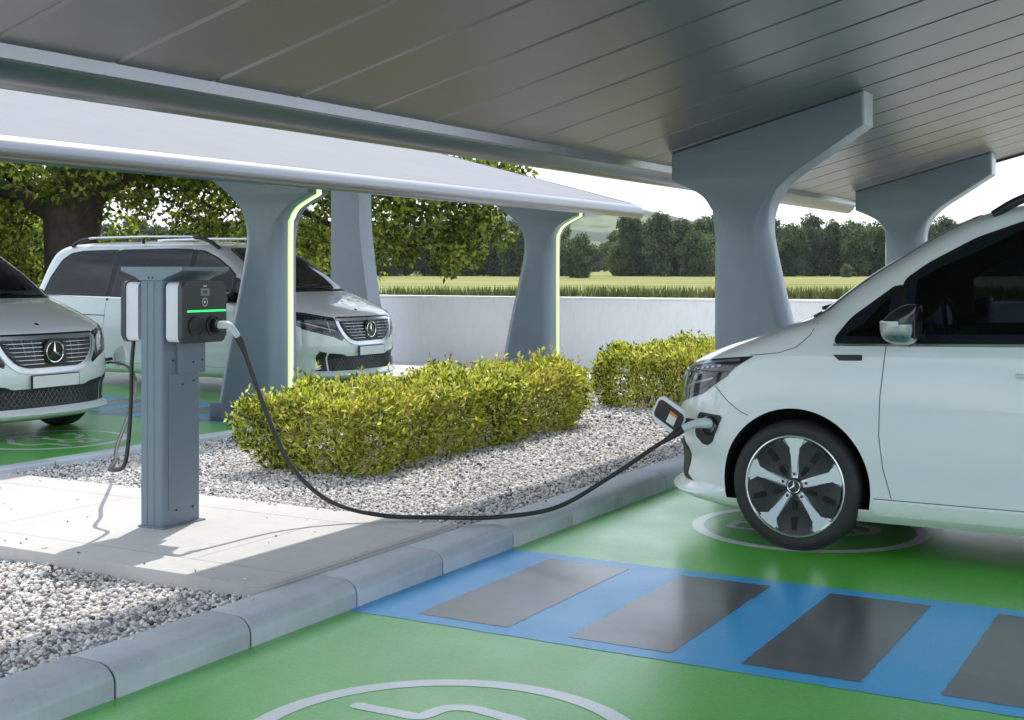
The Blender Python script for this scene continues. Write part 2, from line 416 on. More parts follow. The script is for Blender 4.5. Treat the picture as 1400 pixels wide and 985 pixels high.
# concrete slab of the charging station
sx0, sx1, sy0, sy1, sz = ISL0+.245, ISL1-.238, 4.30, 5.90, .150
bm = bmesh.new()
def rrect(x0, x1, y0, y1, r, n=6, which=(1, 1, 1, 1)):
    out = []
    for (cx, cy, a0, on) in ((x1-r, y0+r, -90, which[0]), (x1-r, y1-r, 0, which[1]), (x0+r, y1-r, 90, which[2]), (x0+r, y0+r, 180, which[3])):
        if on:
            out += [(cx+r*math.cos(R(a0+90*k/n)), cy+r*math.sin(R(a0+90*k/n))) for k in range(n+1)]
        else:
            c, s = math.cos(R(a0+45)), math.sin(R(a0+45)); out.append((cx+r*(1 if c > 0 else -1), cy+r*(1 if s > 0 else -1)))
    return out
f0, f1, sd = prism(bm, rrect(sx0, sx1, sy0, sy1, .10, which=(1, 0, 0, 1)), 'Z', -.05, sz)
top = f0 if f0.calc_center_median().z > 0 else f1
bmesh.ops.bevel(bm, geom=list(top.edges), offset=.018, segments=3, affect='EDGES')
tag(from_bm('concrete_slab', bm, M['slab'], ang=40), kind='structure')
bm = bmesh.new()
for (x0, x1, y0, y1) in ((sx0+.02, sx1-.03, 4.545, 4.549), (sx0+.02, sx1-.03, 5.60, 5.604), (-4.30, -4.296, 4.55, 5.60), (-5.80, -5.796, 4.55, 5.60)):
    box(bm, x0, x1, y0, y1, sz-.01, sz+.0006)
tag(from_bm('slab_joint', bm, plain('slab_joint_line', (.30, .29, .28), .9), ang=0), kind='structure')
# gravel
sheet('gravel_bed', ISL0+.2, ISL1-.2, -4, 15.6, .075, M['gravel_bed'])
def ico(sub):
    b = bmesh.new(); bmesh.ops.create_icosphere(b, subdivisions=sub, radius=1.0)
    b.verts.ensure_lookup_table(); v = np.array([x.co[:] for x in b.verts]); f = np.array([[q.index for q in p.verts] for p in b.faces]); b.free(); return v, f
def stones(regions):
    V = []; F = []; off = 0
    for (x0, x1, y0, y1, dens, r0, r1, sub, zb) in regions:
        n = int((x1-x0)*(y1-y0)*dens); bv, bf = ico(sub); k = len(bv)
        rad = rng.uniform(r0, r1, n)*(1+.5*(rng.random(n) > .92))
        cx = rng.uniform(x0, x1, n); cy = rng.uniform(y0, y1, n)
        loose = zb > .1
        cz = zb+rad*.35+(0 if loose else rng.random(n)*r1*1.1 + .006*np.sin(cx*5.1+cy*3.3)-rad*.2)
        A = rng.normal(size=(n, 3, 3)); Q, _ = np.linalg.qr(A)
        sc = np.stack([rng.uniform(.85, 1.35, n), rng.uniform(.7, 1.05, n), rng.uniform(.5, .85, n)], 1)*rad[:, None]
        lump = 1+.16*rng.normal(size=(n, k, 1))*(1 if sub == 1 else .55)
        pts = np.einsum('nij,nkj->nki', Q, bv[None]*lump*sc[:, None, :])
        pts[:, :, 2] *= .8
        pts += np.stack([cx, cy, cz], 1)[:, None, :]
        V.append(pts.reshape(-1, 3)); F.append((bf[None]+(np.arange(n)*k)[:, None, None]+off).reshape(-1, 3)); off += n*k
    return np.concatenate(V), np.concatenate(F)
gx0, gx1 = ISL0+.25, ISL1-.245
v, f = stones([(gx0, gx1, 2.3, sy0+.02, 3100, .0065, .0122, 2, .074), (gx0, gx1, sy1-.02, 8.2, 2900, .0070, .0118, 1, .074), (sx0+.1, sx1-.05, sy1-.10, sy1, 90, .006, .010, 1, sz+.002), (sx0+.1, sx1-.1, sy0+.04, sy0+.13, 40, .006, .009, 1, sz+.002), (sx0+.1, sx1-.05, sy0+.1, sy1, 4, .005, .008, 1, sz+.002), (ISL1-.225, ISL1-.15, 2.5, 4.2, 70, .005, .009, 1, .1245), (ISL1-.225, ISL1-.12, 6.0, 9.5, 45, .005, .009, 1, .1245),
               (gx0, gx1, 8.2, 11.0, 2100, .0085, .0135, 1, .074), (gx0, gx1, 11.0, 15.0, 800, .014, .020, 1, .074)])
tag(np_mesh('gravel', v, f, M['stone'], smooth=True), kind='stuff', label='mixed grey and white gravel filling the island round the slab')

# ------------------------------------------------------------------ hedges
def leaf_arrays(c, d, ln, wd, up=None):
    "diamond leaves: base, right, tip, left, folded a little"
    n = len(c); d = d/np.linalg.norm(d, axis=1, keepdims=True)
    a = rng.normal(size=(n, 3)) if up is None else up+rng.normal(size=(n, 3))*.5
    s = np.cross(d, a); s /= np.linalg.norm(s, axis=1, keepdims=True)+1e-9; nn = np.cross(s, d)
    ln = np.asarray(ln).reshape(-1, 1)*np.ones((n, 1)); wd = np.asarray(wd).reshape(-1, 1)*np.ones((n, 1))
    m = c+d*ln*.48
    v = np.stack([c, m+s*wd*.5+nn*wd*.18, c+d*ln-nn*wd*.15, m-s*wd*.5+nn*wd*.18], 1).reshape(-1, 3)
    i = (np.arange(n)*4)[:, None]
    f = np.concatenate([i+np.array([[0, 1, 2]]), i+np.array([[0, 2, 3]])], 0)
    return v, f
def hedge(x0, x1, y0, y1, z0, z1, n, ln, label, group=None):
    t = empty('hedge', ((x0+x1)/2, (y0+y1)/2, z0)); tag(t, label, 'hedge', group)
    cx, cy = (x0+x1)/2, (y0+y1)/2; hx, hy, hz = (x1-x0)/2, (y1-y0)/2, (z1-z0)
    # shell points of a box with uneven surface
    areas = np.array([2*hx*2*hy*1.5, 2*hy*hz, 2*hy*hz, 2*hx*hz, 2*hx*hz]); k = rng.choice(5, n, p=areas/areas.sum())
    u, w = rng.uniform(-1, 1, n), rng.uniform(-1, 1, n); q = np.zeros((n, 3)); nor = np.zeros((n, 3))
    for i, (ax, sg) in enumerate(((2, 1), (0, -1), (0, 1), (1, -1), (1, 1))):
        s = k == i
        if ax == 2: q[s] = np.stack([u[s]*hx, w[s]*hy, np.full(s.sum(), hz)], 1)
        elif ax == 0: q[s] = np.stack([np.full(s.sum(), sg*hx), u[s]*hy, (w[s]*.5+.5)*hz], 1)
        else: q[s] = np.stack([u[s]*hx, np.full(s.sum(), sg*hy), (w[s]*.5+.5)*hz], 1)
        nor[s, ax] = sg
    # round the shoulders and pull the foot in
    e = np.maximum(0, np.abs(q[:, 0])/hx-.72)/.28; fz = np.maximum(0, q[:, 2]/hz-.72)/.28
    q[:, 2] -= hz*.06*(e**2)*(q[:, 2]/hz); q[:, 0] *= 1-.05*fz**2
    foot = np.maximum(0, .38-q[:, 2]/hz)/.38; q[:, 0] *= 1-.14*foot; q[:, 1] *= 1-.10*foot*(np.abs(q[:, 1])/hy > .8)
    lump = .035*np.sin(q[:, 0]*9+q[:, 1]*7+1)+.035*np.sin(q[:, 1]*11-q[:, 2]*8)+.03*np.sin(q[:, 1]*4.1+2*q[:, 0])
    depth = -np.abs(rng.normal(0, .07, n))
    q += nor*(lump+depth)[:, None]; q[:, 2] = np.maximum(q[:, 2], .02)
    d = nor*.7+rng.normal(size=(n, 3))*.75+np.array([0, 0, .6])
    v1, f1 = leaf_arrays(q, d, rng.uniform(.7, 1.25, n)*ln, rng.uniform(.8, 1.2, n)*ln*.34)
    # sprigs that stand proud of the surface
    ns = max(60, n//55); kk = rng.choice(n, ns); V = [v1]; F = [f1]; off = len(v1)
    for j in kk:
        if q[j, 2] < hz*.25: continue
        ax = nor[j]*.6+np.array([0, 0, 1.0])+rng.normal(size=3)*.25; ax /= np.linalg.norm(ax); h = rng.uniform(.05, .15)
        m = 9; tt = rng.uniform(.0, 1, m); cc = q[j]+ax*(tt*h)[:, None]; dd = ax*.6+rng.normal(size=(m, 3))*.6
        a, b = leaf_arrays(cc, dd, rng.uniform(.7, 1.1, m)*ln, ln*.40); V.append(a); F.append(b+off); off += len(a)
    np_mesh('foliage', np.concatenate(V), np.concatenate(F), M['hedge_leaf'], t)
    for i in range(int(hy*12)):
        b = bmesh.new()
        px, py = random.uniform(-hx*.6, hx*.6), random.uniform(-hy*.93, hy*.93)
        for j in range(3):
            tx, ty = px+random.uniform(-.2, .2), py+random.uniform(-.2, .2); tx = max(-hx*.85, min(hx*.85, tx)); ty = max(-hy*.95, min(hy*.95, ty))
            tube(b, [(px, py, -.02), ((px+tx)/2+random.uniform(-.03, .03), (py+ty)/2, hz*.45), (tx, ty, hz*.88)], [.008, .006, .003], 5)
        from_bm('stem', b, M['twig'], t, ang=60)
    return t
hedge(-6.22, -5.22, 7.0, 10.75, .075, .605, 44000, .053, 'yellow-green clipped hedge on the gravel between the charging post and the van on charge')
hedge(-5.95, -4.75, 12.1, 15.2, .075, .65, 27000, .057, 'yellow-green clipped hedge farther back on the gravel, by the long white wall')

# ------------------------------------------------------------------ canopies
XM = -6.12                          # the two canopies mirror about this line
YA, YB = -.6, 17.3
def under(x): return 2.446+.2646*(x+4.47)
def canopy(name, label, mir, xhi, columns, y0=YA, y1=YB):
    mx = (lambda x: 2*XM-x) if mir else (lambda x: x)
    t = empty(name, (mx(-3.64), (y0+y1)/2, 0)); tag(t, label, 'canopy'); ox, oy = t.location.x, t.location.y
    def fin(nm, b, mat, par=t, ang=32):
        for v in b.verts: v.co.x = mx(v.co.x)-ox; v.co.y -= oy
        return from_bm(nm, b, mat, par, ang)
    # soffit boards
    b = bmesh.new(); y = 4.22-.66*12
    while y < y1:
        a, c = max(y+.005, y0+.02), min(y+.655, y1-.02)
        if c-a > .05:
            xa, xb = -4.462, xhi-.03
            ch = .016
            rows = [(a, .014), (a+ch, 0), (c-ch, 0), (c, .014)]
            P = [[b.verts.new((xx, yy, under(xx)+dz)) for xx in (xa, xb)] for yy, dz in rows]
            for i in range(3): b.faces.new((P[i][0], P[i][1], P[i+1][1], P[i+1][0]))
        y += .66
    fin('soffit_boards', b, M['soffit'], ang=20)
    b = bmesh.new()
    prism(b, [(-4.462, under(-4.462)+.017), (xhi-.03, under(xhi-.03)+.017), (xhi-.03, under(xhi-.03)+.058), (-4.575, under(-4.575)+.058), (-4.575, 2.425), (-4.49, 2.43)], 'Y', y0+.012, y1-.012)
    fin('roof_deck', b, M['roof_top'], ang=30)
    b = bmesh.new()
    prism(b, [(-4.488, 2.388), (-4.464, 2.388), (-4.464, 2.462), (-4.488, 2.456)], 'Y', y0+.006, y1-.006)
    fin('edge_trim', b, M['trim'], ang=30)
    b = bmesh.new()
    prof = spline([(-4.490, 2.386), (-4.515, 2.345), (-4.552, 2.302), (-4.597, 2.281), (-4.637, 2.296), (-4.662, 2.333), (-4.667, 2.378), (-4.654, 2.420), (-4.622, 2.450), (-4.572, 2.476)], 4)
    prism(b, prof+[(-4.572, 2.46), (-4.58, 2.40), (-4.490, 2.408)], 'Y', y0, y1)
    fin('fascia', b, M['fascia'], ang=35)
    b = bmesh.new()
    prism(b, [(xhi-.025, under(xhi)-.04), (xhi+.04, under(xhi)-.02), (xhi+.04, under(xhi)+.08), (xhi-.025, under(xhi)+.07)], 'Y', y0, y1)
    for yy in (y0-.004, y1-.008):
        prism(b, [(-4.47, under(-4.47)-.03), (xhi-.03, under(xhi-.03)-.03), (xhi-.03, under(xhi-.03)+.064), (-4.47, under(-4.47)+.064)], 'Y', yy, yy+.012)
    fin('end_fascia', b, M['box_dark'], ang=30)
    first = None
    for yc in columns:
        lo = spline([(-.24, 0), (-.24, .8), (-.24, 1.90), (-.262, 2.04), (-.33, 2.14), (-.46, 2.215), (-.60, 2.275)], 5)
        hi = spline([(1.04, 2.675), (.70, 2.455), (.46, 2.30), (.32, 2.17), (.255, 2.03), (.242, 1.88), (.27, 1.70), (.335, 1.40), (.46, .88), (.56, .40), (.64, 0)], 5)
        lz = np.array([p[1] for p in lo]); lx = np.array([p[0] for p in lo]); hz_ = np.array([p[1] for p in hi][::-1]); hx_ = np.array([p[0] for p in hi][::-1])
        def xl(z):
            if z <= 2.275: return float(np.interp(z, lz, lx))
            zt = under(-4.24)-.002
            return -.60 if z <= zt else -.60+(z-zt)/.2646
        def xr(z): return float(np.interp(z, hz_, hx_)) if z < 2.675 else 1.04
        ztop = under(-2.60)-.004
        zl = list(np.linspace(0, 1.7, 26))+list(np.linspace(1.73, 2.30, 44))+list(np.linspace(2.31, 2.505, 16))+list(np.linspace(2.515, ztop, 30))
        b = bmesh.new(); rings = []
        for z in zl:
            a_, c_ = xl(z), xr(z); m_, h_ = (a_+c_)/2, max(.004, (c_-a_)/2)
            t_ = min(1, max(0, (z-1.72)/.50)); t_ = t_*t_*(3-2*t_); hy_ = .185-.030*t_+.02*max(0, 1-z/1.2)
            rad = .17*(1-t_)+.030*t_; rad = min(rad, h_*.95, hy_*.95)
            ring = []
            for (qx, qy, a0) in ((1, 1, 0), (-1, 1, 90), (-1, -1, 180), (1, -1, 270)):
                for k in range(9):
                    a = R(a0+90*k/8); ex = 2/2.3
                    cx_, cy_ = qx*(h_-rad), qy*(hy_-rad)
                    ring.append(b.verts.new((-3.64+m_+cx_+rad*math.copysign(abs(math.cos(a))**ex, math.cos(a)), yc+cy_+rad*math.copysign(abs(math.sin(a))**ex, math.sin(a)), z)))
            rings.append(ring)
        for r0, r1 in zip(rings[:-1], rings[1:]):
            for k in range(36): b.faces.new((r0[k], r0[(k+1) % 36], r1[(k+1) % 36], r1[k]))
        b.faces.new(rings[0][::-1]); b.faces.new(rings[-1])
        col = fin('column', b, M['column'], ang=40)
        b = bmesh.new(); box(b, -3.64-.27, -3.64+.66, yc-.20, yc+.20, 0, .155, .012)
        fin('column_base', b, M['column'], col)
        b = bmesh.new(); lo2 = lo+[(-.60, under(-4.24)-.03)]
        A = []; B_ = []; b2 = bmesh.new()
        for i, (dx, z) in enumerate(lo2):
            if z < .16: continue
            p0 = lo2[max(i-1, 0)]; p1 = lo2[min(i+1, len(lo2)-1)]; tx, tz = p1[0]-p0[0], p1[1]-p0[1]; l = math.hypot(tx, tz); nx, nz = -tz/l, tx/l
            A.append([b.verts.new((-3.64+dx+nx*o, yc+w, z+nz*o)) for w, o in ((-.033, -.012), (-.033, .008), (.033, .008), (.033, -.012))])
            B_.append([[b2.verts.new((-3.64+dx+nx*o, yc+sg*w, z+nz*o)) for w, o in ((.0335, -.012), (.0335, .007), (.042, .005), (.044, -.016))] for sg in (-1, 1)])
        for r0, r1 in zip(A[:-1], A[1:]):
            for k in range(3): b.faces.new((r0[k], r0[k+1], r1[k+1], r1[k]))
        fin('light_strip', b, M['led'], col)
        for r0, r1 in zip(B_[:-1], B_[1:]):
            for q0, q1 in zip(r0, r1):
                for k in range(3): b2.faces.new((q0[k], q0[k+1], q1[k+1], q1[k]))
        fin('halo_strips', b2, M['led_halo'], col)  # added glowing side bands that imitate the halo beside the lamp
    return t
canopy('carport_canopy', 'near sloping carport canopy with grey ribbed soffit over the charging van', False, 2.7, (10.42, 16.45))
far = canopy('carport_canopy', 'far carport canopy with pale roof and green-lit columns behind the charging post', True, 1.9, (10.25, 16.1))
def rear_column(x0, yc):
    t = empty('support_column', (x0, yc, 0)); tag(t, 'blue-grey flared column without a light strip by the wall behind the far van', 'column')
    b = bmesh.new(); ztop = under(2*XM-x0)-.03
    poly = [(-.30, 0), (-.30, ztop-.12), (.40, ztop-.30)] + spline([(.29, 2.9), (.30, 2.3), (.36, 1.75), (.46, 1.1), (.60, .4), (.66, 0)], 5)
    f0, f1, sd = prism(b, poly, 'Y', -.17, .17)
    bmesh.ops.bevel(b, geom=list(f0.edges)+list(f1.edges), offset=.05, segments=4, affect='EDGES')
    from_bm('shaft', b, M['column'], t, ang=28)
    b = bmesh.new(); box(b, -.33, .69, -.21, .21, 0, .15, .012); from_bm('column_base', b, M['column'], t)
rear_column(-12.55, 16.9)

# ------------------------------------------------------------------ wall
bm = bmesh.new(); x = -42.0
while x < 16:
    box(bm, x, x+58, 17.78, 18.0, -.05, 1.075, .006, 1); x += 58
w = empty('boundary_wall', (-13, 17.9, 0)); tag(w, 'long low pale concrete wall between the car park and the water', 'wall')
for v in bm.verts: v.co -= Vector((-13, 17.9, 0))
from_bm('wall_panels', bm, M['wall'], w)
bm = bmesh.new(); box(bm, -42+13, 16.1+13, -.14, .12, 1.076, 1.11, .006, 1); from_bm('coping', bm, M['wall'], w)

# ------------------------------------------------------------------ charging station
CX0, CX1, CY0, CY1 = -5.08, -4.93, 4.995, 5.28
st = empty('charging_station', ((CX0+CX1)/2, (CY0+CY1)/2, sz)); tag(st, 'blue-grey twin charging post with two wallboxes standing on the pale slab', 'charging station')
sox, soy, soz = st.location
def stp(nm, b, mat, par=st, ang=32):
    for v in b.verts: v.co -= Vector((sox, soy, soz))
    return from_bm(nm, b, mat, par, ang)
# post: extruded plan with grooves on the narrow faces
def post_plan():
    p = []
    xs = [(CX0, 0), (CX0+.040, 0), (CX0+.044, .004), (CX0+.058, .004), (CX0+.062, 0), (CX1-.062, 0), (CX1-.058, .004), (CX1-.044, .004), (CX1-.040, 0), (CX1-.016, 0)]
    for x_, d in xs: p.append((x_, CY0+d))
    p += [(CX1-.005, CY0+.004), (CX1, CY0+.014), (CX1, CY1-.014), (CX1-.005, CY1-.004)]
    for x_, d in xs[::-1]: p.append((x_, CY1-d))
    return p
b = bmesh.new(); prism(b, post_plan(), 'Z', sz+.008, 1.452); post = stp('post', b, M['steel_post'], ang=25)
b = bmesh.new(); box(b, CX0-.012, CX1+.022, CY0-.015, CY1+.02, sz, sz+.0085, .002, 1); stp('base_plate', b, M['steel_post'])
b = bmesh.new()     # access cover on the wide face and the wallbox bracket
box(b, CX1+.0005, CX1+.004, CY0+.045, CY1-.02, sz+.09, .96, .001, 1); stp('access_cover', b, M['steel_post'])
b = bmesh.new(); box(b, CX1+.0005, CX1+.020, CY0+.10, CY1+.02, .955, 1.14, .002, 1); stp('mounting_bracket', b, M['steel_post'])
for (yy, zz, dx_) in ((CY0+.075, 1.03, .0), (CY1-.055, .915, 0), (CY0+.145, .90, 0), (CY0+.10, .235, 0), (CY1-.06, .235, 0), (CY1-.075, 1.015, .015), (CY1-.005, 1.025, .015)):
    b = bmesh.new(); lathe(b, [(.0055, CX1+.003+dx_), (.0055, CX1+.0075+dx_), (.003, CX1+.0085+dx_)], 'X', 12, (0, yy, zz)); stp('bolt', b, M['black_plastic'])
for xx in (CX0+.060, CX1-.062):
    b = bmesh.new(); lathe(b, [(.005, CY0-.0005), (.005, CY0-.009), (.003, CY0-.010)], 'Y', 12, (xx, 0, 1.470)); stp('bolt', b, M['black_plastic'])
# cap: a shallow T-shaped head
b = bmesh.new(); xm = (CX0+CX1)/2; w2 = .220
prof = [(xm-w2, 1.527), (xm+w2, 1.527), (xm+w2, 1.507), (xm+w2-.02, 1.500), (xm+.115, 1.474), (CX1+.004, 1.4545), (CX0-.004, 1.4545), (xm-.115, 1.474), (xm-w2+.02, 1.500), (xm-w2, 1.507)]
prism(b, prof, 'Y', CY0-.006, CY1+.065)
stp('cap', b, M['steel_post'], ang=20)
def wallbox(sgn, plugged):
    "front faces +X when sgn is 1; built in world coordinates"
    xf = (CX1+.022) if sgn > 0 else (CX0-.030)
    X = lambda d: xf+sgn*d
    y0, y1, z0, z1 = CY0+.0, CY0+.335, 1.125, 1.452
    def pl(r, ins=0): return rrect(y0+ins, y1-ins, z0+ins, z1-ins, r, 6)
    b = bmesh.new(); f0, f1, sd = prism(b, pl(.030, .006), 'X', X(0), X(.088)); wb = stp('wallbox', b, M['box_white'])
    b = bmesh.new(); f0, f1, sd = prism(b, pl(.034), 'X', X(.0885), X(.120))
    outer = max((f0, f1), key=lambda f: sgn*f.calc_center_median().x)
    bmesh.ops.bevel(b, geom=list(outer.edges), offset=.008, segments=3, affect='EDGES'); stp('front_plate', b, M['box_dark'], wb)
    xs = .1202
    def fl(nm, mat, yz, d0=xs, d1=xs+.002):
        b = bmesh.new(); prism(b, yz, 'X', X(d0), X(d1)); return stp(nm, b, mat, wb, ang=30)
    yc = (y0+y1)/2
    def rc(a, c, d, e): return [(a, d), (c, d), (c, e), (a, e)]
    fl('status_lamp', M['mark_white'], rc(yc-.013, yc+.013, z1-.030, z1-.024))
    fl('display', M['screen'], rc(yc-.032, yc+.032, z1-.078, z1-.040))
    b = bmesh.new()
    for k in range(3):
        box(b, min(X(xs+.002), X(xs+.0032)), max(X(xs+.002), X(xs+.0032)), yc-.016+k*.012, yc-.008+k*.012, z1-.068, z1-.050)
    stp('display_digits', b, M['screen_text'], wb)
    b = bmesh.new()     # round badge: a ring with a shield mark
    n = 32
    for k in range(n):
        q = []
        for a, rr in ((k, .017), (k+1, .017), (k+1, .0205), (k, .0205)):
            an = 2*math.pi*a/n; q.append(b.verts.new((X(xs+.0015), yc+rr*math.cos(an), z1-.112+rr*math.sin(an)*1.1)))
        b.faces.new(q)
    for yy in (-.007, .001): box(b, min(X(xs), X(xs+.0015)), max(X(xs), X(xs+.0015)), yc+yy, yc+yy+.006, z1-.118, z1-.106)
    stp('badge', b, M['mark_white'], wb)
    fl('light_bar', M['led_small'], rc(y0+.036, y1-.008, z1-.164, z1-.154))
    for i, yy in enumerate((y0+.098, y1-.105)):
        b = bmesh.new()
        lathe(b, [(.054, X(.112)), (.054, X(.128)), (.050, X(.133)), (.046, X(.133)), (.044, X(.130)), (0.0001, X(.130))], 'X', 40, (0, yy, z0+.090))
        so = stp('socket', b, M['black_plastic'], wb)
        if i == 1 and plugged:
            b = bmesh.new(); lathe(b, [(.036, X(.1305)), (.036, X(.165)), (.030, X(.168)), (.0001, X(.168))], 'X', 32, (0, yy, z0+.090)); stp('socket_collar', b, M['black_gloss'], wb)
    return wb
wallbox(1, True); wallbox(-1, False)

# ------------------------------------------------------------------ cables
def cable(label, pts, r, plug_a=None, plug_b=None):
    c = empty('charging_cable', pts[0]); tag(c, label, 'cable'); o = Vector(pts[0])
    sp = spline(pts, 12)
    b = bmesh.new(); tube(b, [Vector(p)-o for p in sp], r, 12); from_bm('lead', b, M['cable'], c, ang=60)
    for pl in (plug_a, plug_b):
        if not pl: continue
        path, radii, boot, br = pl
        b = bmesh.new(); tube(b, [Vector(p)-o for p in spline(path, 6)], list(np.interp(np.linspace(0, 1, 6*(len(path)-1)+1), np.linspace(0, 1, len(radii)), radii)), 16)
        pg = from_bm('plug_handle', b, M['plug_white'], c, ang=50)
        b = bmesh.new(); tube(b, [Vector(p)-o for p in spline(boot, 6)], list(np.interp(np.linspace(0, 1, 6*(len(boot)-1)+1), np.linspace(0, 1, len(br)), br)), 16)
        from_bm('strain_relief', b, M['black_plastic'], pg, ang=50)
    return c
xw = CX1+.022+.168                 # face of the plug socket
sy, szk = CY0+.335-.105, 1.125+.090
VX, VY = -2.98, 7.72               # right van: nose and centre line
pts = [(-4.640, 5.30, 1.085), (-4.585, 5.335, .90), (-4.523, 5.381, .686), (-4.43, 5.449, .449), (-4.273, 5.565, .268), (-4.053, 5.727, .185), (-3.798, 5.915, .165), (-3.541, 6.105, .160),
       (-3.28, 6.297, .205), (-3.05, 6.467, .357), (-2.851, 6.614, .514), (-2.775, 6.668, .572), (-2.735, 6.700, .603)]
cable('black charging cable sagging from the wallbox over the kerb to the parked van', pts, .0125,
      ([(xw-.012, sy, szk), (xw+.035, sy, szk+.004), (xw+.07, sy+.008, szk-.008), (-4.665, 5.287, 1.150)], [.021, .021, .018, .016], [(-4.672, 5.283, 1.162), (-4.655, 5.292, 1.125), (-4.634, 5.304, 1.07)], [.020, .021, .014]),
      ([(-2.535, 6.80, .655), (-2.60, 6.775, .660), (-2.66, 6.745, .650), (-2.715, 6.712, .618)], [.030, .030, .022, .020], [(-2.705, 6.718, .625), (-2.73, 6.703, .608), (-2.785, 6.662, .563)], [.022, .024, .014]))
xb = CX0-.030-.072
cable('black charging cable hanging in a loop from the rear wallbox to the left van',
      [(xb, 5.04, 1.13), (xb-.004, 5.03, 1.0), (xb-.006, 5.025, .78), (xb-.010, 5.01, .58), (xb-.035, 5.00, .455), (-5.36, 5.04, .425)]
      + [tuple(np.array(cam_to_world((px-700)/FPX*dd, dd))+np.array([0, 0, CAMZ-(py-372)/FPX*dd])) for px, py, dd in ((157, 632, 7.3), (160, 610, 7.6), (173, 575, 8.2), (184, 540, 8.9), (184, 515, 10), (172, 500, 11.2))]
      + [(-9.33, 8.80, .64), (-9.50, 8.90, .625)], .0115)

# ------------------------------------------------------------------ the van
XF = pchip([(.18, .15), (.205, .05), (.228, -.015), (.250, -.045), (.275, -.02), (.305, .028), (.46, .03), (.52, .0), (.60, -.01), (.66, .0), (.75, .012), (.85, .035), (.92, .065), (.965, .105), (1.0, .16), (1.05, .275), (1.10, .41),
            (1.15, .555), (1.20, .705), (1.245, .845), (1.28, .91), (1.35, 1.0), (1.45, 1.13), (1.6, 1.36), (1.72, 1.56), (1.80, 1.73), (1.86, 1.95), (1.89, 2.2), (1.905, 2.5), (1.915, 2.9)])
XR = pchip([(.18, 4.95), (.3, 5.08), (.5, 5.13), (.9, 5.14), (1.15, 5.11), (1.4, 5.05), (1.7, 4.95), (1.8, 4.88), (1.86, 4.77), (1.89, 4.6), (1.905, 4.35), (1.915, 4.0)])
WW = pchip([(.18, .86), (.23, .915), (.28, .938), (.34, .946), (.42, .953), (.50, .961), (.62, .965), (.75, .965), (.90, .958), (1.0, .950), (1.08, .940), (1.13, .925), (1.2, .902), (1.3, .868), (1.5, .800), (1.7, .728), (1.78, .694), (1.84, .645), (1.875, .575), (1.895, .47), (1.908, .32), (1.915, .15)])
LF = pchip([(.18, .55), (.5, .62), (.8, .62), (.95, .55), (1.05, .48), (1.15, .42), (1.25, .36), (1.45, .33), (1.7, .30), (1.82, .34), (1.88, .5), (1.915, .5)])
PF = pchip([(.18, 2.3), (.9, 2.4), (1.1, 2.7), (1.25, 3.0), (1.45, 3.2), (1.8, 3.2), (1.89, 2.6), (1.915, 2.2)])
LR = pchip([(.18, .3), (1.2, .26), (1.7, .24), (1.84, .34), (1.915, .6)])
def vP(u, z):
    "point of the van skin; u is an angle round the front corner, then metres along the side; sign picks the side"
    s = -1 if u < 0 else 1; a = abs(u); xf, L, W, p = XF(z), LF(z), WW(z), PF(z)
    if a <= math.pi/2:
        return Vector((xf+L*(1-max(0, math.cos(a))**(2/p)), s*W*math.sin(a)**(2/p), z))
    return Vector((xf+L+(a-math.pi/2), s*W, z))
def vN(u, z):
    e = 2e-3
    du = vP(u+e, z)-vP(u-e, z) if abs(u) > e*2 else Vector((0, 1, 0)); dz = vP(u, z+e)-vP(u, z-e)
    n = du.cross(dz); n.normalize()
    if abs(u) < .25*math.pi/2*2 and n.x > 0: n = -n
    elif n.y*(1 if u > 0 else -1) < 0: n = -n
    return n
def uF(y, z):
    q = min(1.0, abs(y)/WW(z)); return math.copysign(math.asin(q**(PF(z)/2)), y)
def uS(x, z, s):
    xf, L, p = XF(z), LF(z), PF(z); d = x-xf
    if d < L: return s*math.acos(max(0.0, min(1.0, max(0.0, 1-max(d, 0)/L)**(p/2))))
    return s*(math.pi/2+d-L)
def dens(poly, step=.03):
    out = []
    for i in range(len(poly)):
        a, b = poly[i], poly[(i+1) % len(poly)]; n = max(1, int(math.hypot(b[0]-a[0], b[1]-a[1])/step))
        out += [(a[0]+(b[0]-a[0])*k/n, a[1]+(b[1]-a[1])*k/n) for k in range(n)]
    return out
def rpoly(poly, r, n=4):
    "round the corners of a polygon"
    out = []; m = len(poly)
    for i in range(m):
        p0, p, p1 = (np.array(poly[(i+k) % m], float) for k in (-1, 0, 1))
        a = p0-p; b = p1-p; la, lb = np.linalg.norm(a), np.linalg.norm(b); rr = min(r, la*.45, lb*.45)
        A = p+a/la*rr; B = p+b/lb*rr
        for k in range(n+1):
            t = k/n; out.append(tuple((1-t)**2*A+2*t*(1-t)*p+t*t*B))
    return out
def front(poly): return [(uF(y, z), z) for y, z in dens(poly)]
def side(poly, s): return [(uS(x, z, s), z) for x, z in dens(poly)]
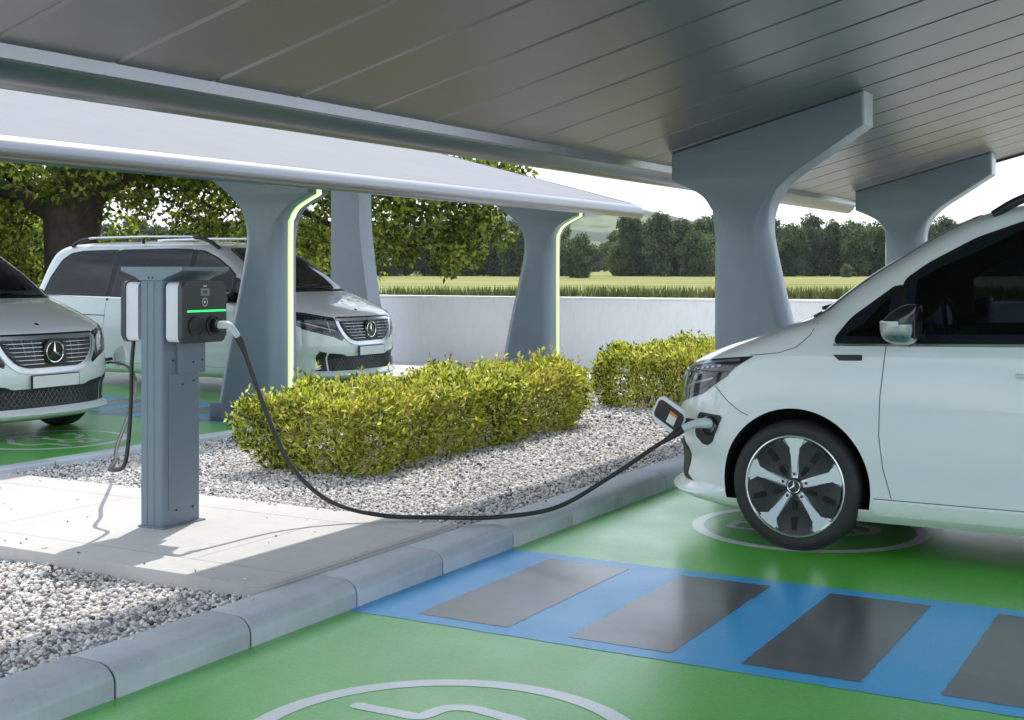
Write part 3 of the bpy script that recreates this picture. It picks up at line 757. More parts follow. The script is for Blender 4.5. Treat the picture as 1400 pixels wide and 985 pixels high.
def patch(nm, uz, mat, par, off=.003, skin=.004, step=.05, ang=50):
    pts = [Vector(p) for p in uz]; n = len(pts)
    us = [p[0] for p in uz]; zs = [p[1] for p in uz]
    def inside(x, y):
        c = False; j = n-1
        for i in range(n):
            if (zs[i] > y) != (zs[j] > y) and x < (us[j]-us[i])*(y-zs[i])/(zs[j]-zs[i])+us[i]: c = not c
            j = i
        return c
    g = []
    x = min(us)+step*.5
    while x < max(us):
        y = min(zs)+step*.25
        while y < max(zs):
            if inside(x, y) and min((x-a)**2+(y-c)**2 for a, c in uz) > (step*.25)**2: g.append(Vector((x, y)))
            y += step*.5
        x += step
    res = delaunay_2d_cdt(pts+g, [], [list(range(n))], 1, 1e-6)
    b = bmesh.new(); V = []
    for p in res[0]: V.append(b.verts.new(vP(p[0], p[1])+vN(p[0], p[1])*off))
    for f in res[2]:
        try: b.faces.new([V[i] for i in f])
        except ValueError: pass
    bmesh.ops.recalc_face_normals(b, faces=b.faces[:])
    be = [e for e in b.edges if len(e.link_faces) == 1]
    if skin:
        pm = {v: p for v, p in zip(V, res[0])}
        r = bmesh.ops.extrude_edge_only(b, edges=be)
        kd = [v for v in r['geom'] if isinstance(v, bmesh.types.BMVert)]
        src = {}
        for v in kd:
            for e in v.link_edges:
                o = e.other_vert(v)
                if o in pm and (o.co-v.co).length < 1e-7: src[v] = o
        for v in kd:
            if v in src:
                p = pm[src[v]]; v.co = vP(p[0], p[1])-vN(p[0], p[1])*skin
    return from_bm(nm, b, mat, par, ang, recalc=False)
def ribbon(bm, uz, w, off, skin=.002, taper=False):
    rings = []
    P = [(vP(*p), vN(*p)) for p in uz]
    for i in range(len(P)):
        t = P[min(i+1, len(P)-1)][0]-P[max(i-1, 0)][0]; t.normalize(); n = P[i][1]; s = n.cross(t).normalized()*w/2
        p = P[i][0]
        rings.append([bm.verts.new(q) for q in (p-s-n*skin, p-s+n*off, p+s+n*off, p+s-n*skin)])
    for a, b in zip(rings[:-1], rings[1:]):
        for k in range(3): bm.faces.new((a[k], a[k+1], b[k+1], b[k]))
    for r in (rings[0], rings[-1]): bm.faces.new(r)
def densl(poly, step=.03):
    out = []
    for a, b in zip(poly[:-1], poly[1:]):
        n = max(1, int(math.hypot(b[0]-a[0], b[1]-a[1])/step)); out += [(a[0]+(b[0]-a[0])*k/n, a[1]+(b[1]-a[1])*k/n) for k in range(n)]
    return out+[poly[-1]]

def outline(z, ins=0.0):
    xf, L, W, p, xr, lr = XF(z)+ins*1.6, LF(z), WW(z)-ins, PF(z), XR(z)-ins, LR(z)
    xr = max(xr, xf+L+lr+.05); pts = []
    for k in range(27):
        a = math.pi/2*(k/26)**1.12
        pts.append((xf+L*(1-max(0, math.cos(a))**(2/p)), W*math.sin(a)**(2/p) if k else 0.0))
    for k in range(1, 40): pts.append((xf+L+(xr-lr-xf-L)*k/40, W))
    for k in range(15):
        a = math.pi/2*k/14; pts.append((xr-lr+lr*math.sin(a)**(2/3.), W*max(0, math.cos(a))**(2/3.)))
    return pts
def skin_bm(zs, ins=0.0):
    b = bmesh.new(); rings = []
    for z in zs:
        h = outline(z, ins); full = h+[(x, -y) for x, y in h[-2:0:-1]]
        rings.append([b.verts.new((x, y, z)) for x, y in full])
    n = len(rings[0])
    for r0, r1 in zip(rings[:-1], rings[1:]):
        for k in range(n): b.faces.new((r0[k], r0[(k+1) % n], r1[(k+1) % n], r1[k]))
    b.faces.new(rings[0][::-1]).material_index = 1; b.faces.new(rings[-1])
    bmesh.ops.recalc_face_normals(b, faces=b.faces[:]); return b
def wheel_arch_poly():
    pts = [(.896+.402*math.cos(a), .355+.402*math.sin(a)*1.03) for a in np.linspace(R(-14), R(194), 40)]
    return pts
def build_van():
    t = empty('van', (0, 0, 0))
    zs = np.concatenate([np.arange(.18, .40, .018), np.arange(.40, .93, .03), np.arange(.93, 1.30, .009), np.arange(1.30, 1.78, .035), np.arange(1.78, 1.88, .012), np.array([1.883, 1.89, 1.896, 1.902, 1.907, 1.911, 1.9135, 1.915])])
    b = skin_bm(zs); me = bpy.data.meshes.new('body'); b.to_mesh(me); b.free()
    body = link_mesh('body', me, [M['paint'], M['black_plastic'], M['arch'], M['cabin']], t)
    cutters = []
    def cutter(bm, mi):
        bmesh.ops.recalc_face_normals(bm, faces=bm.faces[:])
        for f in bm.faces: f.material_index = 0
        me = bpy.data.meshes.new('cut'); bm.to_mesh(me); bm.free(); me.materials.append([M['paint'], M['black_plastic'], M['arch'], M['cabin']][mi])
        o = bpy.data.objects.new('cut', me); COL.objects.link(o); cutters.append(o); return o
    ap = wheel_arch_poly()
    for dx in (0, 3.2):
        for s in (-1, 1):
            b = bmesh.new(); prism(b, [(x+dx, z) for x, z in ap], 'Y', s*.58, s*1.2); cutter(b, 2)
    cutter(skin_bm(np.concatenate([np.linspace(.86, 1.2, 6), np.linspace(1.22, 1.80, 18), np.array([1.82, 1.84, 1.855])]), .055), 3)
    sidew = {'quarter': [(1.115, 1.128), (1.42, 1.135), (1.42, 1.43), (1.19, 1.25), (1.12, 1.155)],
             'door': [(1.45, 1.135), (2.19, 1.15), (2.19, 1.775), (2.05, 1.758), (1.80, 1.668), (1.57, 1.54), (1.45, 1.45)],
             'slide': [(2.25, 1.152), (3.54, 1.178), (3.54, 1.785), (2.6, 1.79), (2.25, 1.78)],
             'rear': [(3.60, 1.178), (4.80, 1.20), (4.74, 1.42), (4.60, 1.66), (4.46, 1.745), (4.25, 1.775), (3.60, 1.785)]}
    inset = {}
    for k, p in sidew.items():
        c = np.mean(np.array(p), 0); inset[k] = [tuple(c+(np.array(q)-c)*(1-.05/np.linalg.norm(np.array(q)-c)*1.2)) for q in p]
        b = bmesh.new(); prism(b, inset[k], 'Y', -1.3, 1.3); cutter(b, 3)
    wsc = [(-.735, 1.275), (.735, 1.275), (.675, 1.50), (.585, 1.745), (.54, 1.795), (-.54, 1.795), (-.585, 1.745), (-.675, 1.50)]
    wsi = [(-.67, 1.32), (.67, 1.32), (.615, 1.50), (.53, 1.735), (-.53, 1.735), (-.615, 1.50)]
    b = bmesh.new(); prism(b, wsi, 'X', .6, 2.45); cutter(b, 3)
    for c in cutters:
        md = body.modifiers.new('cut', 'BOOLEAN'); md.operation = 'DIFFERENCE'; md.object = c; md.solver = 'EXACT'; md.material_mode = 'TRANSFER'
    dg = bpy.context.evaluated_depsgraph_get(); dg.update()
    me2 = bpy.data.meshes.new_from_object(body.evaluated_get(dg)); body.modifiers.clear()
    body.data = me2; me2.name = 'van_body'
    for c in cutters:
        m_ = c.data; bpy.data.objects.remove(c); bpy.data.meshes.remove(m_)
    b = bmesh.new(); b.from_mesh(me2)
    for f in b.faces: f.smooth = True
    for e in b.edges:
        if len(e.link_faces) == 2:
            mm = e.link_faces[0].material_index != e.link_faces[1].material_index
            e.smooth = (e.calc_face_angle(0) < R(38)) and not mm
    b.to_mesh(me2); b.free()
    # glazing
    for s in (-1, 1):
        for k in ('quarter', 'door', 'slide', 'rear'):
            patch('side_window', side(rpoly(sidew[k], .035), s), M['glass'], t, .003, .002)
        # black surround: bonded band behind the panes, with the pillars
        bb = bmesh.new()
        for k in ('quarter', 'door', 'slide', 'rear'):
            o_ = rpoly(sidew[k], .035)
            ribbon(bb, side(o_+[o_[0]], s), .024, .0046)
        for xx in (1.435, 2.22, 3.57):
            z0_, z1_ = (1.13, 1.43 if xx < 2 else 1.785)
            ribbon(bb, [(uS(xx, z, s), z) for z in np.linspace(z0_, z1_, 16)], .044, .0036)
        from_bm('window_surround', bb, M['frit'], t, ang=40)
        bb = bmesh.new(); ribbon(bb, side(densl([(1.10, 1.112), (2.2, 1.137), (3.55, 1.165), (4.83, 1.186)]), s)[:-1], .012, .006); from_bm('belt_moulding', bb, M['satin'], t, ang=40)
    patch('windscreen', front(rpoly(wsc, .05)), M['glass_front'], t, .003, .002)
    bb = bmesh.new(); o_ = rpoly(wsc, .05); ribbon(bb, front(o_+[o_[0]]), .045, .0045); from_bm('windscreen_surround', bb, M['black_gloss'], t, ang=40)
    bb = bmesh.new(); ribbon(bb, front(densl([(-.74, 1.262), (.74, 1.262)])), .05, .008); from_bm('scuttle', bb, M['black_plastic'], t, ang=40)
    for s in (-1, 1):
        bb = bmesh.new()
        pp = [vP(uF(y, z), z)+vN(uF(y, z), z)*.022 for y, z in ((s*.42, 1.275), (s*.10, 1.305), (s*-.20, 1.33))]
        tube(bb, pp, [.012, .009, .006], 8); from_bm('wiper', bb, M['black_plastic'], t, ang=50)
    # rear screen and lamps
    for nm, mat, (ya, yb, za, zb), d in (('rear_window', M['black_gloss'], (-.66, .66, 1.2, 1.72), .012),):
        bb = bmesh.new(); r = []
        for z in np.linspace(za, zb, 8):
            w_ = yb-.12*(z-za)/(zb-za); r.append([bb.verts.new((XR(z)+.004+(-.03*(abs(y)/.7)**3), y, z)) for y in np.linspace(-w_, w_, 12)])
        for i in range(7):
            for k in range(11): bb.faces.new((r[i][k], r[i][k+1], r[i+1][k+1], r[i+1][k]))
        from_bm(nm, bb, mat, t)
    for s in (-1, 1):
        bb = bmesh.new(); r = []
        for z in np.linspace(.78, 1.16, 8):
            W, xr, lr = WW(z), XR(z), LR(z)
            r.append([bb.verts.new((xr-lr+lr*math.sin(a)**(2/3.)+.004, s*(W*max(0, math.cos(a))**(2/3.)+.004), z)) for a in np.linspace(.35, 1.25, 8)])
        for i in range(7):
            for k in range(7): bb.faces.new((r[i][k], r[i][k+1], r[i+1][k+1], r[i+1][k]))
        from_bm('tail_lamp', bb, M['red_lens'], t)
    # grille
    gp = [(-.50, .925), (.50, .925), (.50, .86), (.455, .77), (.38, .69), (.28, .655), (-.28, .655), (-.38, .69), (-.455, .77), (-.50, .86)]
    gp = rpoly(gp, .05)
    gr = patch('grille', front(gp), M['black_plastic'], t, .004, .002)
    bb = bmesh.new()
    def half(z):  # half-width of the opening at a height
        return float(np.interp(z, [.655, .69, .77, .86, .925], [.28, .38, .455, .50, .50]))
    for z in np.linspace(.690, .902, 7):
        for (a, c) in ((-half(z)+.018, -.118), (.118, half(z)-.018)):
            bb = bmesh.new(); ribbon(bb, front(densl([(a, z), (c, z)], .04)), .0065, .020); from_bm('grille_bar', bb, M['bar'], gr, ang=30)
    for y in (-.40, -.31, -.215, .215, .31, .40):
        bb = bmesh.new()
        lo_ = .70 if abs(y) < .3 else (.72 if abs(y) < .35 else .79)
        ribbon(bb, front(densl([(y, .905), (y*.93, lo_)], .04)), .004, .012)
        from_bm('grille_rib', bb, M['lamp_grey'], gr, ang=30)
    bb = bmesh.new()
    low = [p for p in [(-.535, .915), (-.53, .86), (-.48, .755), (-.40, .668), (-.29, .628), (0, .624), (.29, .628), (.40, .668), (.48, .755), (.53, .86), (.535, .915)]]
    ribbon(bb, front(spline(low, 6)), .040, .014); from_bm('grille_surround', bb, M['satin'], gr, ang=30)
    bb = bmesh.new(); ribbon(bb, front(densl([(-.535, .940), (.535, .940)])), .022, .010); from_bm('grille_top_trim', bb, M['black_plastic'], gr, ang=30)
    # round three-pointed emblem
    def emblem(r, cx_, cy_, cz_, par, nm='emblem', back=True, axis='X', sg=-1, th=.014):
        bb = bmesh.new()
        def P(y, z, d): return {'X': (cx_+sg*d, cy_+y, cz_+z), 'Y': (cx_+y, cy_+sg*d, cz_+z)}[axis]
        n = 40; rings = []
        for rr, d in ((r, 0), (r, th*.8), (r*.95, th), (r*.88, th*.8), (r*.86, th*.3)):
            rings.append([bb.verts.new(P(rr*math.cos(2*math.pi*k/n), rr*math.sin(2*math.pi*k/n), d)) for k in range(n)])
        for a, c in zip(rings[:-1], rings[1:]):
            for k in range(n): bb.faces.new((a[k], a[(k+1) % n], c[(k+1) % n], c[k]))
        for k in range(3):
            a = math.pi/2+2*math.pi*k/3; tip = (r*.90*math.cos(a), r*.90*math.sin(a)); w_ = r*.16
            b1 = (w_*math.cos(a+R(60)), w_*math.sin(a+R(60))); b2 = (w_*math.cos(a-R(60)), w_*math.sin(a-R(60)))
            T_ = bb.verts.new(P(*tip, th*.35)); B1 = bb.verts.new(P(*b1, th*.35)); B2 = bb.verts.new(P(*b2, th*.35)); Cc = bb.verts.new(P(0, 0, th*1.1))
            bb.faces.new((T_, B1, Cc)); bb.faces.new((T_, Cc, B2))
        e = from_bm(nm, bb, M['chrome'], par, ang=20)
        if back:
            bb = bmesh.new(); q = [bb.verts.new(P(r*1.22*math.cos(2*math.pi*k/n), r*1.22*math.sin(2*math.pi*k/n), d)) for d in (-.04, -.001) for k in range(n)]
            for k in range(n): bb.faces.new((q[k], q[(k+1) % n], q[n+(k+1) % n], q[n+k]))
            bb.faces.new(q[n:]); from_bm('emblem_backing', bb, M['black_gloss'], par, ang=30)
        return e
    emblem(.098, XF(.79)-.026, 0, .790, gr)
    # headlights
    for s in (-1, 1):
        A = [(uF(s*.555, .945), .945), (uF(s*.72, .978), .978), (uS(.36, 1.004, s), 1.004), (uS(.665, 1.040, s), 1.040), (uS(.60, 1.00, s), 1.0), (uS(.515, .925, s), .925), (uS(.35, .815, s), .815), (uF(s*.74, .755), .755), (uF(s*.60, .715), .715), (uF(s*.49, .665), .665), (uF(s*.475, .70), .70), (uF(s*.535, .80), .80), (uF(s*.555, .87), .87)]
        hl = patch('headlight', dens(A, .03), M['black_gloss'], t, .004, .003, step=.04)
        bb = bmesh.new()
        def mid(q, a, c): return (a[0]+(c[0]-a[0])*q, a[1]+(c[1]-a[1])*q)
        top_ = densl([(uF(s*.60, .938), .938), (uF(s*.74, .962), .962), (uS(.36, .986, s), .986), (uS(.59, 1.018, s), 1.018)], .03)
        ribbon(bb, top_, .014, .007); from_bm('running_light', bb, M['lamp_grey'], hl, ang=30)
        bb = bmesh.new(); seg = densl([(uF(s*.66, .922), .922), (uS(.34, .957, s), .957), (uS(.52, .985, s), .985)], .012)
        for k in range(0, len(seg)-4, 6): ribbon(bb, seg[k:k+4], .013, .0065)
        from_bm('light_segments', bb, M['lamp_grey'], hl, ang=30)
        B = [(uF(s*.60, .89), .89), (uF(s*.74, .925), .925), (uS(.34, .925, s), .925), (uS(.46, .925, s), .925), (uS(.35, .845, s), .845), (uF(s*.76, .785), .785), (uF(s*.62, .75), .75), (uF(s*.575, .78), .78)]
        patch('lamp_lens', dens(B, .03), M['lens_clear'], hl, .0062, .001, step=.04)
        bb = bmesh.new(); ribbon(bb, densl([(uF(s*.58, .79), .79), (uF(s*.74, .835), .835), (uS(.30, .875, s), .875), (uS(.43, .91, s), .91)], .03), .010, .0078)
        ribbon(bb, densl([(uF(s*.64, .765), .765), (uF(s*.66, .90), .90)], .03), .009, .0078)
        from_bm('reflector', bb, M['lamp_grey'], hl, ang=30)
    # lower bumper: mesh intake, side blades, number plate
    mp_ = [(-.64, .302), (.64, .302), (.67, .525), (.46, .500), (.40, .475), (-.40, .475), (-.46, .500), (-.67, .525)]
    mesh_ = patch('lower_intake', front(rpoly(mp_, .03)), M['black_plastic'], t, .003, .002)
    bb = bmesh.new()
    for k in range(-26, 27):
        for sl in (-1, 1):
            y0_ = k*.048; y1_ = y0_+sl*.11
            if max(abs(y0_), abs(y1_)) < .62: ribbon(bb, front(densl([(y0_, .312), (y1_, .468)], .04)), .004, .008)
    from_bm('mesh_wires', bb, M['lamp_grey'], mesh_, ang=30)
    for s in (-1, 1):
        bl = [(uF(s*.66, .306), .306), (uF(s*.80, .312), .312), (uS(.195, .34, s), .34), (uS(.235, .42, s), .42), (uS(.225, .50, s), .50), (uS(.185, .555, s), .555), (uF(s*.78, .552), .552), (uF(s*.69, .530), .530)]
        patch('bumper_blade', dens(bl, .03), M['black_plastic'], t, .004, .003, step=.04)
    bb = bmesh.new(); box(bb, XF(.52)-.030, XF(.52)-.012, -.265, .265, .475, .595, .004, 2); pl = from_bm('number_plate', bb, M['black_plastic'], t)
    bb = bmesh.new(); box(bb, XF(.52)-.034, XF(.52)-.0305, -.255, .255, .483, .587, .001, 1); from_bm('plate_face', bb, M['plate'], pl)
    bb = bmesh.new(); lathe(bb, [(.022, -.004), (.022, .003), (.016, .006), (.0001, .006)], 'Z', 20)
    rt = Matrix.Translation(vP(uF(0.0, 1.03), 1.03)) @ Matrix.Rotation(R(-22), 4, 'Y'); bmesh.ops.transform(bb, matrix=rt, verts=bb.verts[:]); from_bm('bonnet_badge', bb, M['black_gloss'], t)
    # shut lines
    for s in (-1, 1):
        bb = bmesh.new()
        ln = lambda pts, w_=.0042: ribbon(bb, [(uS(x, z, s), z) for x, z in densl(pts, .03)], w_, .0012)
        ln([(1.375, 1.112), (1.365, 1.0), (1.350, .85), (1.345, .65), (1.365, .48), (1.405, .325)])
        ln([(1.31, .318), (4.55, .318)])
        ln([(2.22, 1.135), (2.225, .6), (2.24, .325)]); ln([(3.57, 1.16), (3.60, .8), (3.62, .74)])
        ln([(3.58, .93), (4.85, .95)], .012)
        # bonnet edge: from the lamp back to the scuttle
        ribbon(bb, [(uS(x, z, s), z) for x, z in densl([(.645, 1.044), (.80, 1.062), (.90, 1.095), (.97, 1.16), (1.0, 1.225)], .03)], .004, .0012)
        # bumper seam: lamp to arch
        ln([(.44, .868), (.52, .79), (.60, .735), (.64, .72)], .004)
        from_bm('shut_lines', bb, M['seam'], t, ang=0)
    for s in (-1, 1):
        # sill strip
        patch('sill', side(rpoly([(1.315, .235), (3.66, .235), (3.66, .305), (1.315, .305)], .02), s), M['paint'], t, .010, .004)
        bb = bmesh.new()
        patch('wing_vent', side(rpoly([(1.10, 1.062), (1.255, 1.066), (1.255, 1.035), (1.135, 1.032)], .008), s), M['black_plastic'], t, .004, .002)
        for xx, zz in ((2.02, .985), (2.36, 1.0)):
            u0 = uS(xx, zz, s); bb = bmesh.new()
            p0, p1 = vP(u0, zz), vP(u0+s*.20, zz); n_ = vN(u0, zz)
            tube(bb, [p0, p0+n_*.035+Vector((.03, 0, 0)), p1+n_*.035-Vector((.03, 0, 0)), p1], [.014, .013, .013, .014], 10); from_bm('door_handle', bb, M['paint'], t, ang=50)
        # mirror
        mo = Vector((1.505, s*1.07, 1.238))
        def shell(scale, zmax):
            bb = bmesh.new(); bmesh.ops.create_uvsphere(bb, u_segments=28, v_segments=20, radius=1.0)
            for v in bb.verts:
                c = v.co; c.x = math.copysign(abs(c.x)**.75, c.x); c.y = math.copysign(abs(c.y)**.6, c.y); c.z = math.copysign(abs(c.z)**.65, c.z)
                sx_ = (.120 if c.x < 0 else .062)*(1-.30*max(0, c.z))
                v.co = Vector((mo.x+c.x*sx_*scale+.05*max(0, c.z), mo.y+c.y*.115*scale, mo.z+c.z*.104*scale))
            if zmax is not None:
                bmesh.ops.delete(bb, geom=[f for f in bb.faces if f.calc_center_median().z > mo.z+zmax], context='FACES')
            return bb
        mr = from_bm('mirror', shell(1.0, None), M['black_gloss'], t, ang=60)
        from_bm('mirror_shell', shell(1.015, -.012), M['bar'], mr, ang=60)
        bb = bmesh.new(); rr = []
        for zz in (-.011, .0, .011):
            rr.append([bb.verts.new((mo.x-.126*math.cos(a)**.75*(1-abs(zz)*3), mo.y+s*(.119*math.sin(a)), mo.z+zz+.004)) for a in np.linspace(R(-60), R(88), 14)])
        for i in range(2):
            for k in range(13): bb.faces.new((rr[i][k], rr[i][k+1], rr[i+1][k+1], rr[i+1][k]))
        from_bm('indicator', bb, M['plate'], mr, ang=60)
        bb = bmesh.new(); tube(bb, [(mo.x-.01, s*.90, 1.14), (mo.x-.01, s*1.0, 1.165)], [.035, .03], 12); from_bm('mirror_arm', bb, M['black_plastic'], mr, ang=50)
        bb = bmesh.new(); box(bb, mo.x+.056, mo.x+.064, mo.y-.085, mo.y+.085, mo.z-.075, mo.z+.055, .003, 1); from_bm('mirror_glass', bb, M['lens_clear'], mr)
        # roof rail
        bb = bmesh.new(); zc = 1.835
        tube(bb, spline([(1.86, s*.66, 1.795), (1.98, s*.655, 1.865), (2.15, s*.645, 1.925), (2.32, s*.64, 1.945)], 6), [.024]*18+[.018], 10)
        rl = from_bm('roof_rail', bb, M['black_plastic'], t, ang=50); bb = bmesh.new()
        tube(bb, spline([(4.20, s*.64, 1.945), (4.36, s*.645, 1.92), (4.52, s*.65, 1.85)], 6), [.018]+[.024]*12, 10)
        from_bm('rail_foot', bb, M['black_plastic'], rl, ang=50); bb = bmesh.new()
        tube(bb, [(3.2, s*.64, 1.94), (3.2, s*.64, 1.87)], .02, 8); from_bm('rail_foot', bb, M['black_plastic'], rl, ang=50)
        bb = bmesh.new(); tube(bb, [(2.18, s*.642, 1.940), (2.40, s*.64, 1.956), (3.2, s*.64, 1.962), (4.15, s*.64, 1.956), (4.32, s*.642, 1.938)], .016, 10); from_bm('rail_bar', bb, M['satin'], rl, ang=50)
    # charge port on the left front wing, its flap standing open
    pp = [(.325, .700), (.345, .715), (.475, .708), (.485, .695), (.46, .64), (.425, .555), (.395, .535), (.36, .540), (.315, .575), (.305, .605)]
    cp = patch('charge_port', side(pp, -1), M['black_plastic'], t, .005, .003, step=.04)
    pc = vP(uS(.41, .645, -1), .645); pn = vN(uS(.41, .645, -1), .645)
    bb = bmesh.new()
    rot = pn.to_track_quat('Z', 'Y').to_matrix().to_4x4()
    lathe(bb, [(.055, .004), (.055, .016), (.048, .020), (.042, .014), (.0001, .012)], 'Z', 30)
    bmesh.ops.transform(bb, matrix=Matrix.Translation(pc) @ rot, verts=bb.verts[:]); from_bm('port_rim', bb, M['black_gloss'], cp, ang=40)
    ax = Vector((.80, 0, -.42)).normalized(); fn = Vector((-.22, -.97, -.05)).normalized(); az = fn.cross(ax).normalized(); ax = az.cross(fn).normalized()
    fm = Matrix((ax, az, fn)).transposed().to_4x4(); fm.translation = Vector((.165, -.945, .690))
    if az.z < 0: fm = fm @ Matrix.Rotation(math.pi, 4, 'Z'); flipx = -1
    else: flipx = 1
    bb = bmesh.new(); f0, f1, sd = prism(bb, rrect(-.105, .105, -.083, .083, .05, 8), 'Z', -.016, 0)
    bmesh.ops.bevel(bb, geom=list(f0.edges)+list(f1.edges), offset=.006, segments=2, affect='EDGES')
    bmesh.ops.transform(bb, matrix=fm, verts=bb.verts[:]); fl = from_bm('charge_flap', bb, M['paint'], t, ang=40)
    bb = bmesh.new(); prism(bb, rrect(-.088, .100, -.052, .060, .025, 6), 'Z', .0005, .006); bmesh.ops.transform(bb, matrix=fm, verts=bb.verts[:]); from_bm('flap_liner', bb, M['black_plastic'], fl)
    for nm, mt, (a, c, d, e) in (('warning_label', M['sticker'], (.005, .060, -.035, .018)), ('label_band', M['orange'], (.005, .060, .019, .036))):
        bb = bmesh.new(); box(bb, a, c, d, e, .0062, .0072); bmesh.ops.transform(bb, matrix=fm, verts=bb.verts[:]); from_bm(nm, bb, mt, fl)
    bb = bmesh.new(); tube(bb, [(.26, -.93, .665), (.31, -.885, .655)], [.016, .016], 8); from_bm('flap_hinge', bb, M['black_plastic'], fl, ang=50)
    # cabin
    for y in (-.40, .40):
        bb = bmesh.new(); box(bb, 2.00, 2.50, y-.25, y+.25, .55, .82, .06, 3)
        box(bb, -.08, .08, -.24, .24, 0, .72, .06, 3, Matrix.Translation((2.50, y, .74)) @ Matrix.Rotation(R(14), 4, 'Y'))
        sb = from_bm('seat', bb, M['seat'], t, ang=50)
        bb = bmesh.new(); box(bb, 2.68-.05, 2.68+.06, y-.14, y+.14, 1.47, 1.66, .045, 3); from_bm('head_restraint', bb, M['seat'], sb, ang=50)
    for xx in (3.35, 4.25):
        for y in (-.45, .0, .45):
            bb = bmesh.new(); box(bb, xx, xx+.13, y-.20, y+.20, .6, 1.32, .05, 3); sb = from_bm('rear_seat', bb, M['seat'], t, ang=50)
            bb = bmesh.new(); box(bb, xx+.02, xx+.11, y-.12, y+.12, 1.36, 1.54, .04, 3); from_bm('head_restraint', bb, M['seat'], sb, ang=50)
    bb = bmesh.new(); box(bb, 1.10, 1.55, -.78, .78, .80, 1.165, .05, 3); from_bm('dashboard', bb, M['cabin'], t, ang=50)
    bb = bmesh.new(); n = 28; rr = []
    ring = [(1.62+.045*math.sin(a)*-1, -.40+.185*math.cos(a), 1.16+.185*math.sin(a)) for a in np.linspace(0, 2*math.pi, n+1)]
    tube(bb, ring, .014, 8); tube(bb, [(1.62, -.58, 1.16), (1.66, -.40, 1.15), (1.62, -.22, 1.16)], .02, 6); tube(bb, [(1.66, -.40, 1.15), (1.40, -.40, 1.02)], .03, 8)
    from_bm('steering_wheel', bb, M['black_plastic'], t, ang=50)
    # wheels
    def wheel(xc, s):
        yo = s*.958; zc = .352
        bb = bmesh.new()
        pr = [(.262, .0), (.270, -.004), (.278, .006), (.305, .010), (.325, .004), (.340, -.010), (.349, -.028), (.352, -.055), (.352, -.18), (.345, -.205), (.325, -.225), (.29, -.232), (.262, -.225)]
        lathe(bb, [(r, yo+s*h) for r, h in pr], 'Y', 72, (xc, 0, zc), closed=True)
        wh = from_bm('wheel', bb, M['rubber'], t, ang=40)
        bb = bmesh.new()
        lathe(bb, [(.268, yo-s*.22), (.272, yo+s*.002), (.266, yo+s*.004), (.258, yo-s*.004), (.252, yo-s*.016), (.10, yo-s*.026), (.055, yo-s*.018), (.0001, yo-s*.016)], 'Y', 72, (xc, 0, zc))
        rim = from_bm('rim', bb, M['alloy'], wh, ang=30)

        pet = [(.045, -.010), (.090, -.036), (.183, -.100), (.236, -.088), (.250, -.040), (.253, 0), (.250, .040), (.236, .088), (.183, .100), (.090, .036), (.045, .010)]
        for k in range(5):
            bb = bmesh.new(); bc = bmesh.new()
            a = R(-90+72*k)
            def T_(r_, t_, d): return (xc+r_*math.cos(a)-t_*math.sin(a), yo+s*d, zc+r_*math.sin(a)+t_*math.cos(a))
            lo_ = [bb.verts.new(T_(r_, t_, -.034)) for r_, t_ in pet]; up_ = [bb.verts.new(T_(r_, t_, -.002+.006*(r_/.25)-.006*(abs(t_) > .05))) for r_, t_ in pet]
            cen = bb.verts.new(T_(.15, 0, -.006)); m = len(pet)
            for i in range(m):
                j = (i+1) % m; bb.faces.new((lo_[i], lo_[j], up_[j], up_[i])); bb.faces.new((up_[i], up_[j], cen))
            for (ra, rb, ta, tb) in ((.075, .125, -.008, .014), (.165, .235, -.014, .014)):
                q = [bb.verts.new(T_(*w_, .0045)) for w_ in ((ra, ta), (rb, ta), (rb, tb), (ra, tb))]; q2 = [bb.verts.new(T_(*w_, -.006)) for w_ in ((ra, ta), (rb, ta), (rb, tb), (ra, tb))]
                bb.faces.new(q).material_index = 1
                for i in range(4): bb.faces.new((q[i], q[(i+1) % 4], q2[(i+1) % 4], q2[i])).material_index = 1
            a2 = a+R(36); sp_ = [(.05, -.010), (.165, -.021), (.205, -.032), (.258, -.056), (.258, .056), (.205, .032), (.165, .021), (.05, .010)]
            a = a2
            hi_ = [bc.verts.new(T_(r_, t_, -.004)) for r_, t_ in sp_]; lo2 = [bc.verts.new(T_(r_, t_, -.03)) for r_, t_ in sp_]
            bc.faces.new(hi_)
            for i in range(len(sp_)): j = (i+1) % len(sp_); bc.faces.new((hi_[i], hi_[j], lo2[j], lo2[i]))
            from_bm('wheel_insert', bb, [M['insert'], M['arch']], wh, ang=20); from_bm('spoke', bc, M['alloy'], wh, ang=20)
        bb = bmesh.new(); lathe(bb, [(.044, yo-s*.02), (.044, yo+s*.006), (.040, yo+s*.009), (.0001, yo+s*.009)], 'Y', 36, (xc, 0, zc)); from_bm('hub_cap', bb, M['black_gloss'], wh, ang=30)
        emblem(.036, xc, yo+s*.0095, zc, wh, 'hub_emblem', False, 'Y', s, .004)
        bb = bmesh.new()
        for k in range(5):
            a = R(-54+72*k); lathe(bb, [(.008, yo-s*.01), (.008, yo-s*.001), (.004, yo+s*.001)], 'Y', 10, (xc+.066*math.cos(a), 0, zc+.066*math.sin(a)))
        from_bm('wheel_bolts', bb, M['black_plastic'], wh, ang=30)
    for dx in (.896, 4.096):
        for s in (-1, 1): wheel(dx, s)
    bb = bmesh.new()
    for dx in (.896, 4.096): tube(bb, [(dx, -.75, .352), (dx, .75, .352)], .05, 10)
    box(bb, 1.4, 3.6, -.7, .7, .17, .30, .03, 2); from_bm('underbody', bb, M['arch'], t)
    return t
van = build_van()
van.location = (VX, VY, 0)
def children(o): return [c for c in bpy.data.objects if c.parent == o]
def copy_tree(o, parent=None):
    c = o.copy(); COL.objects.link(c)
    if parent is not None: c.parent = parent
    for ch in children(o): copy_tree(ch, c)
    return c
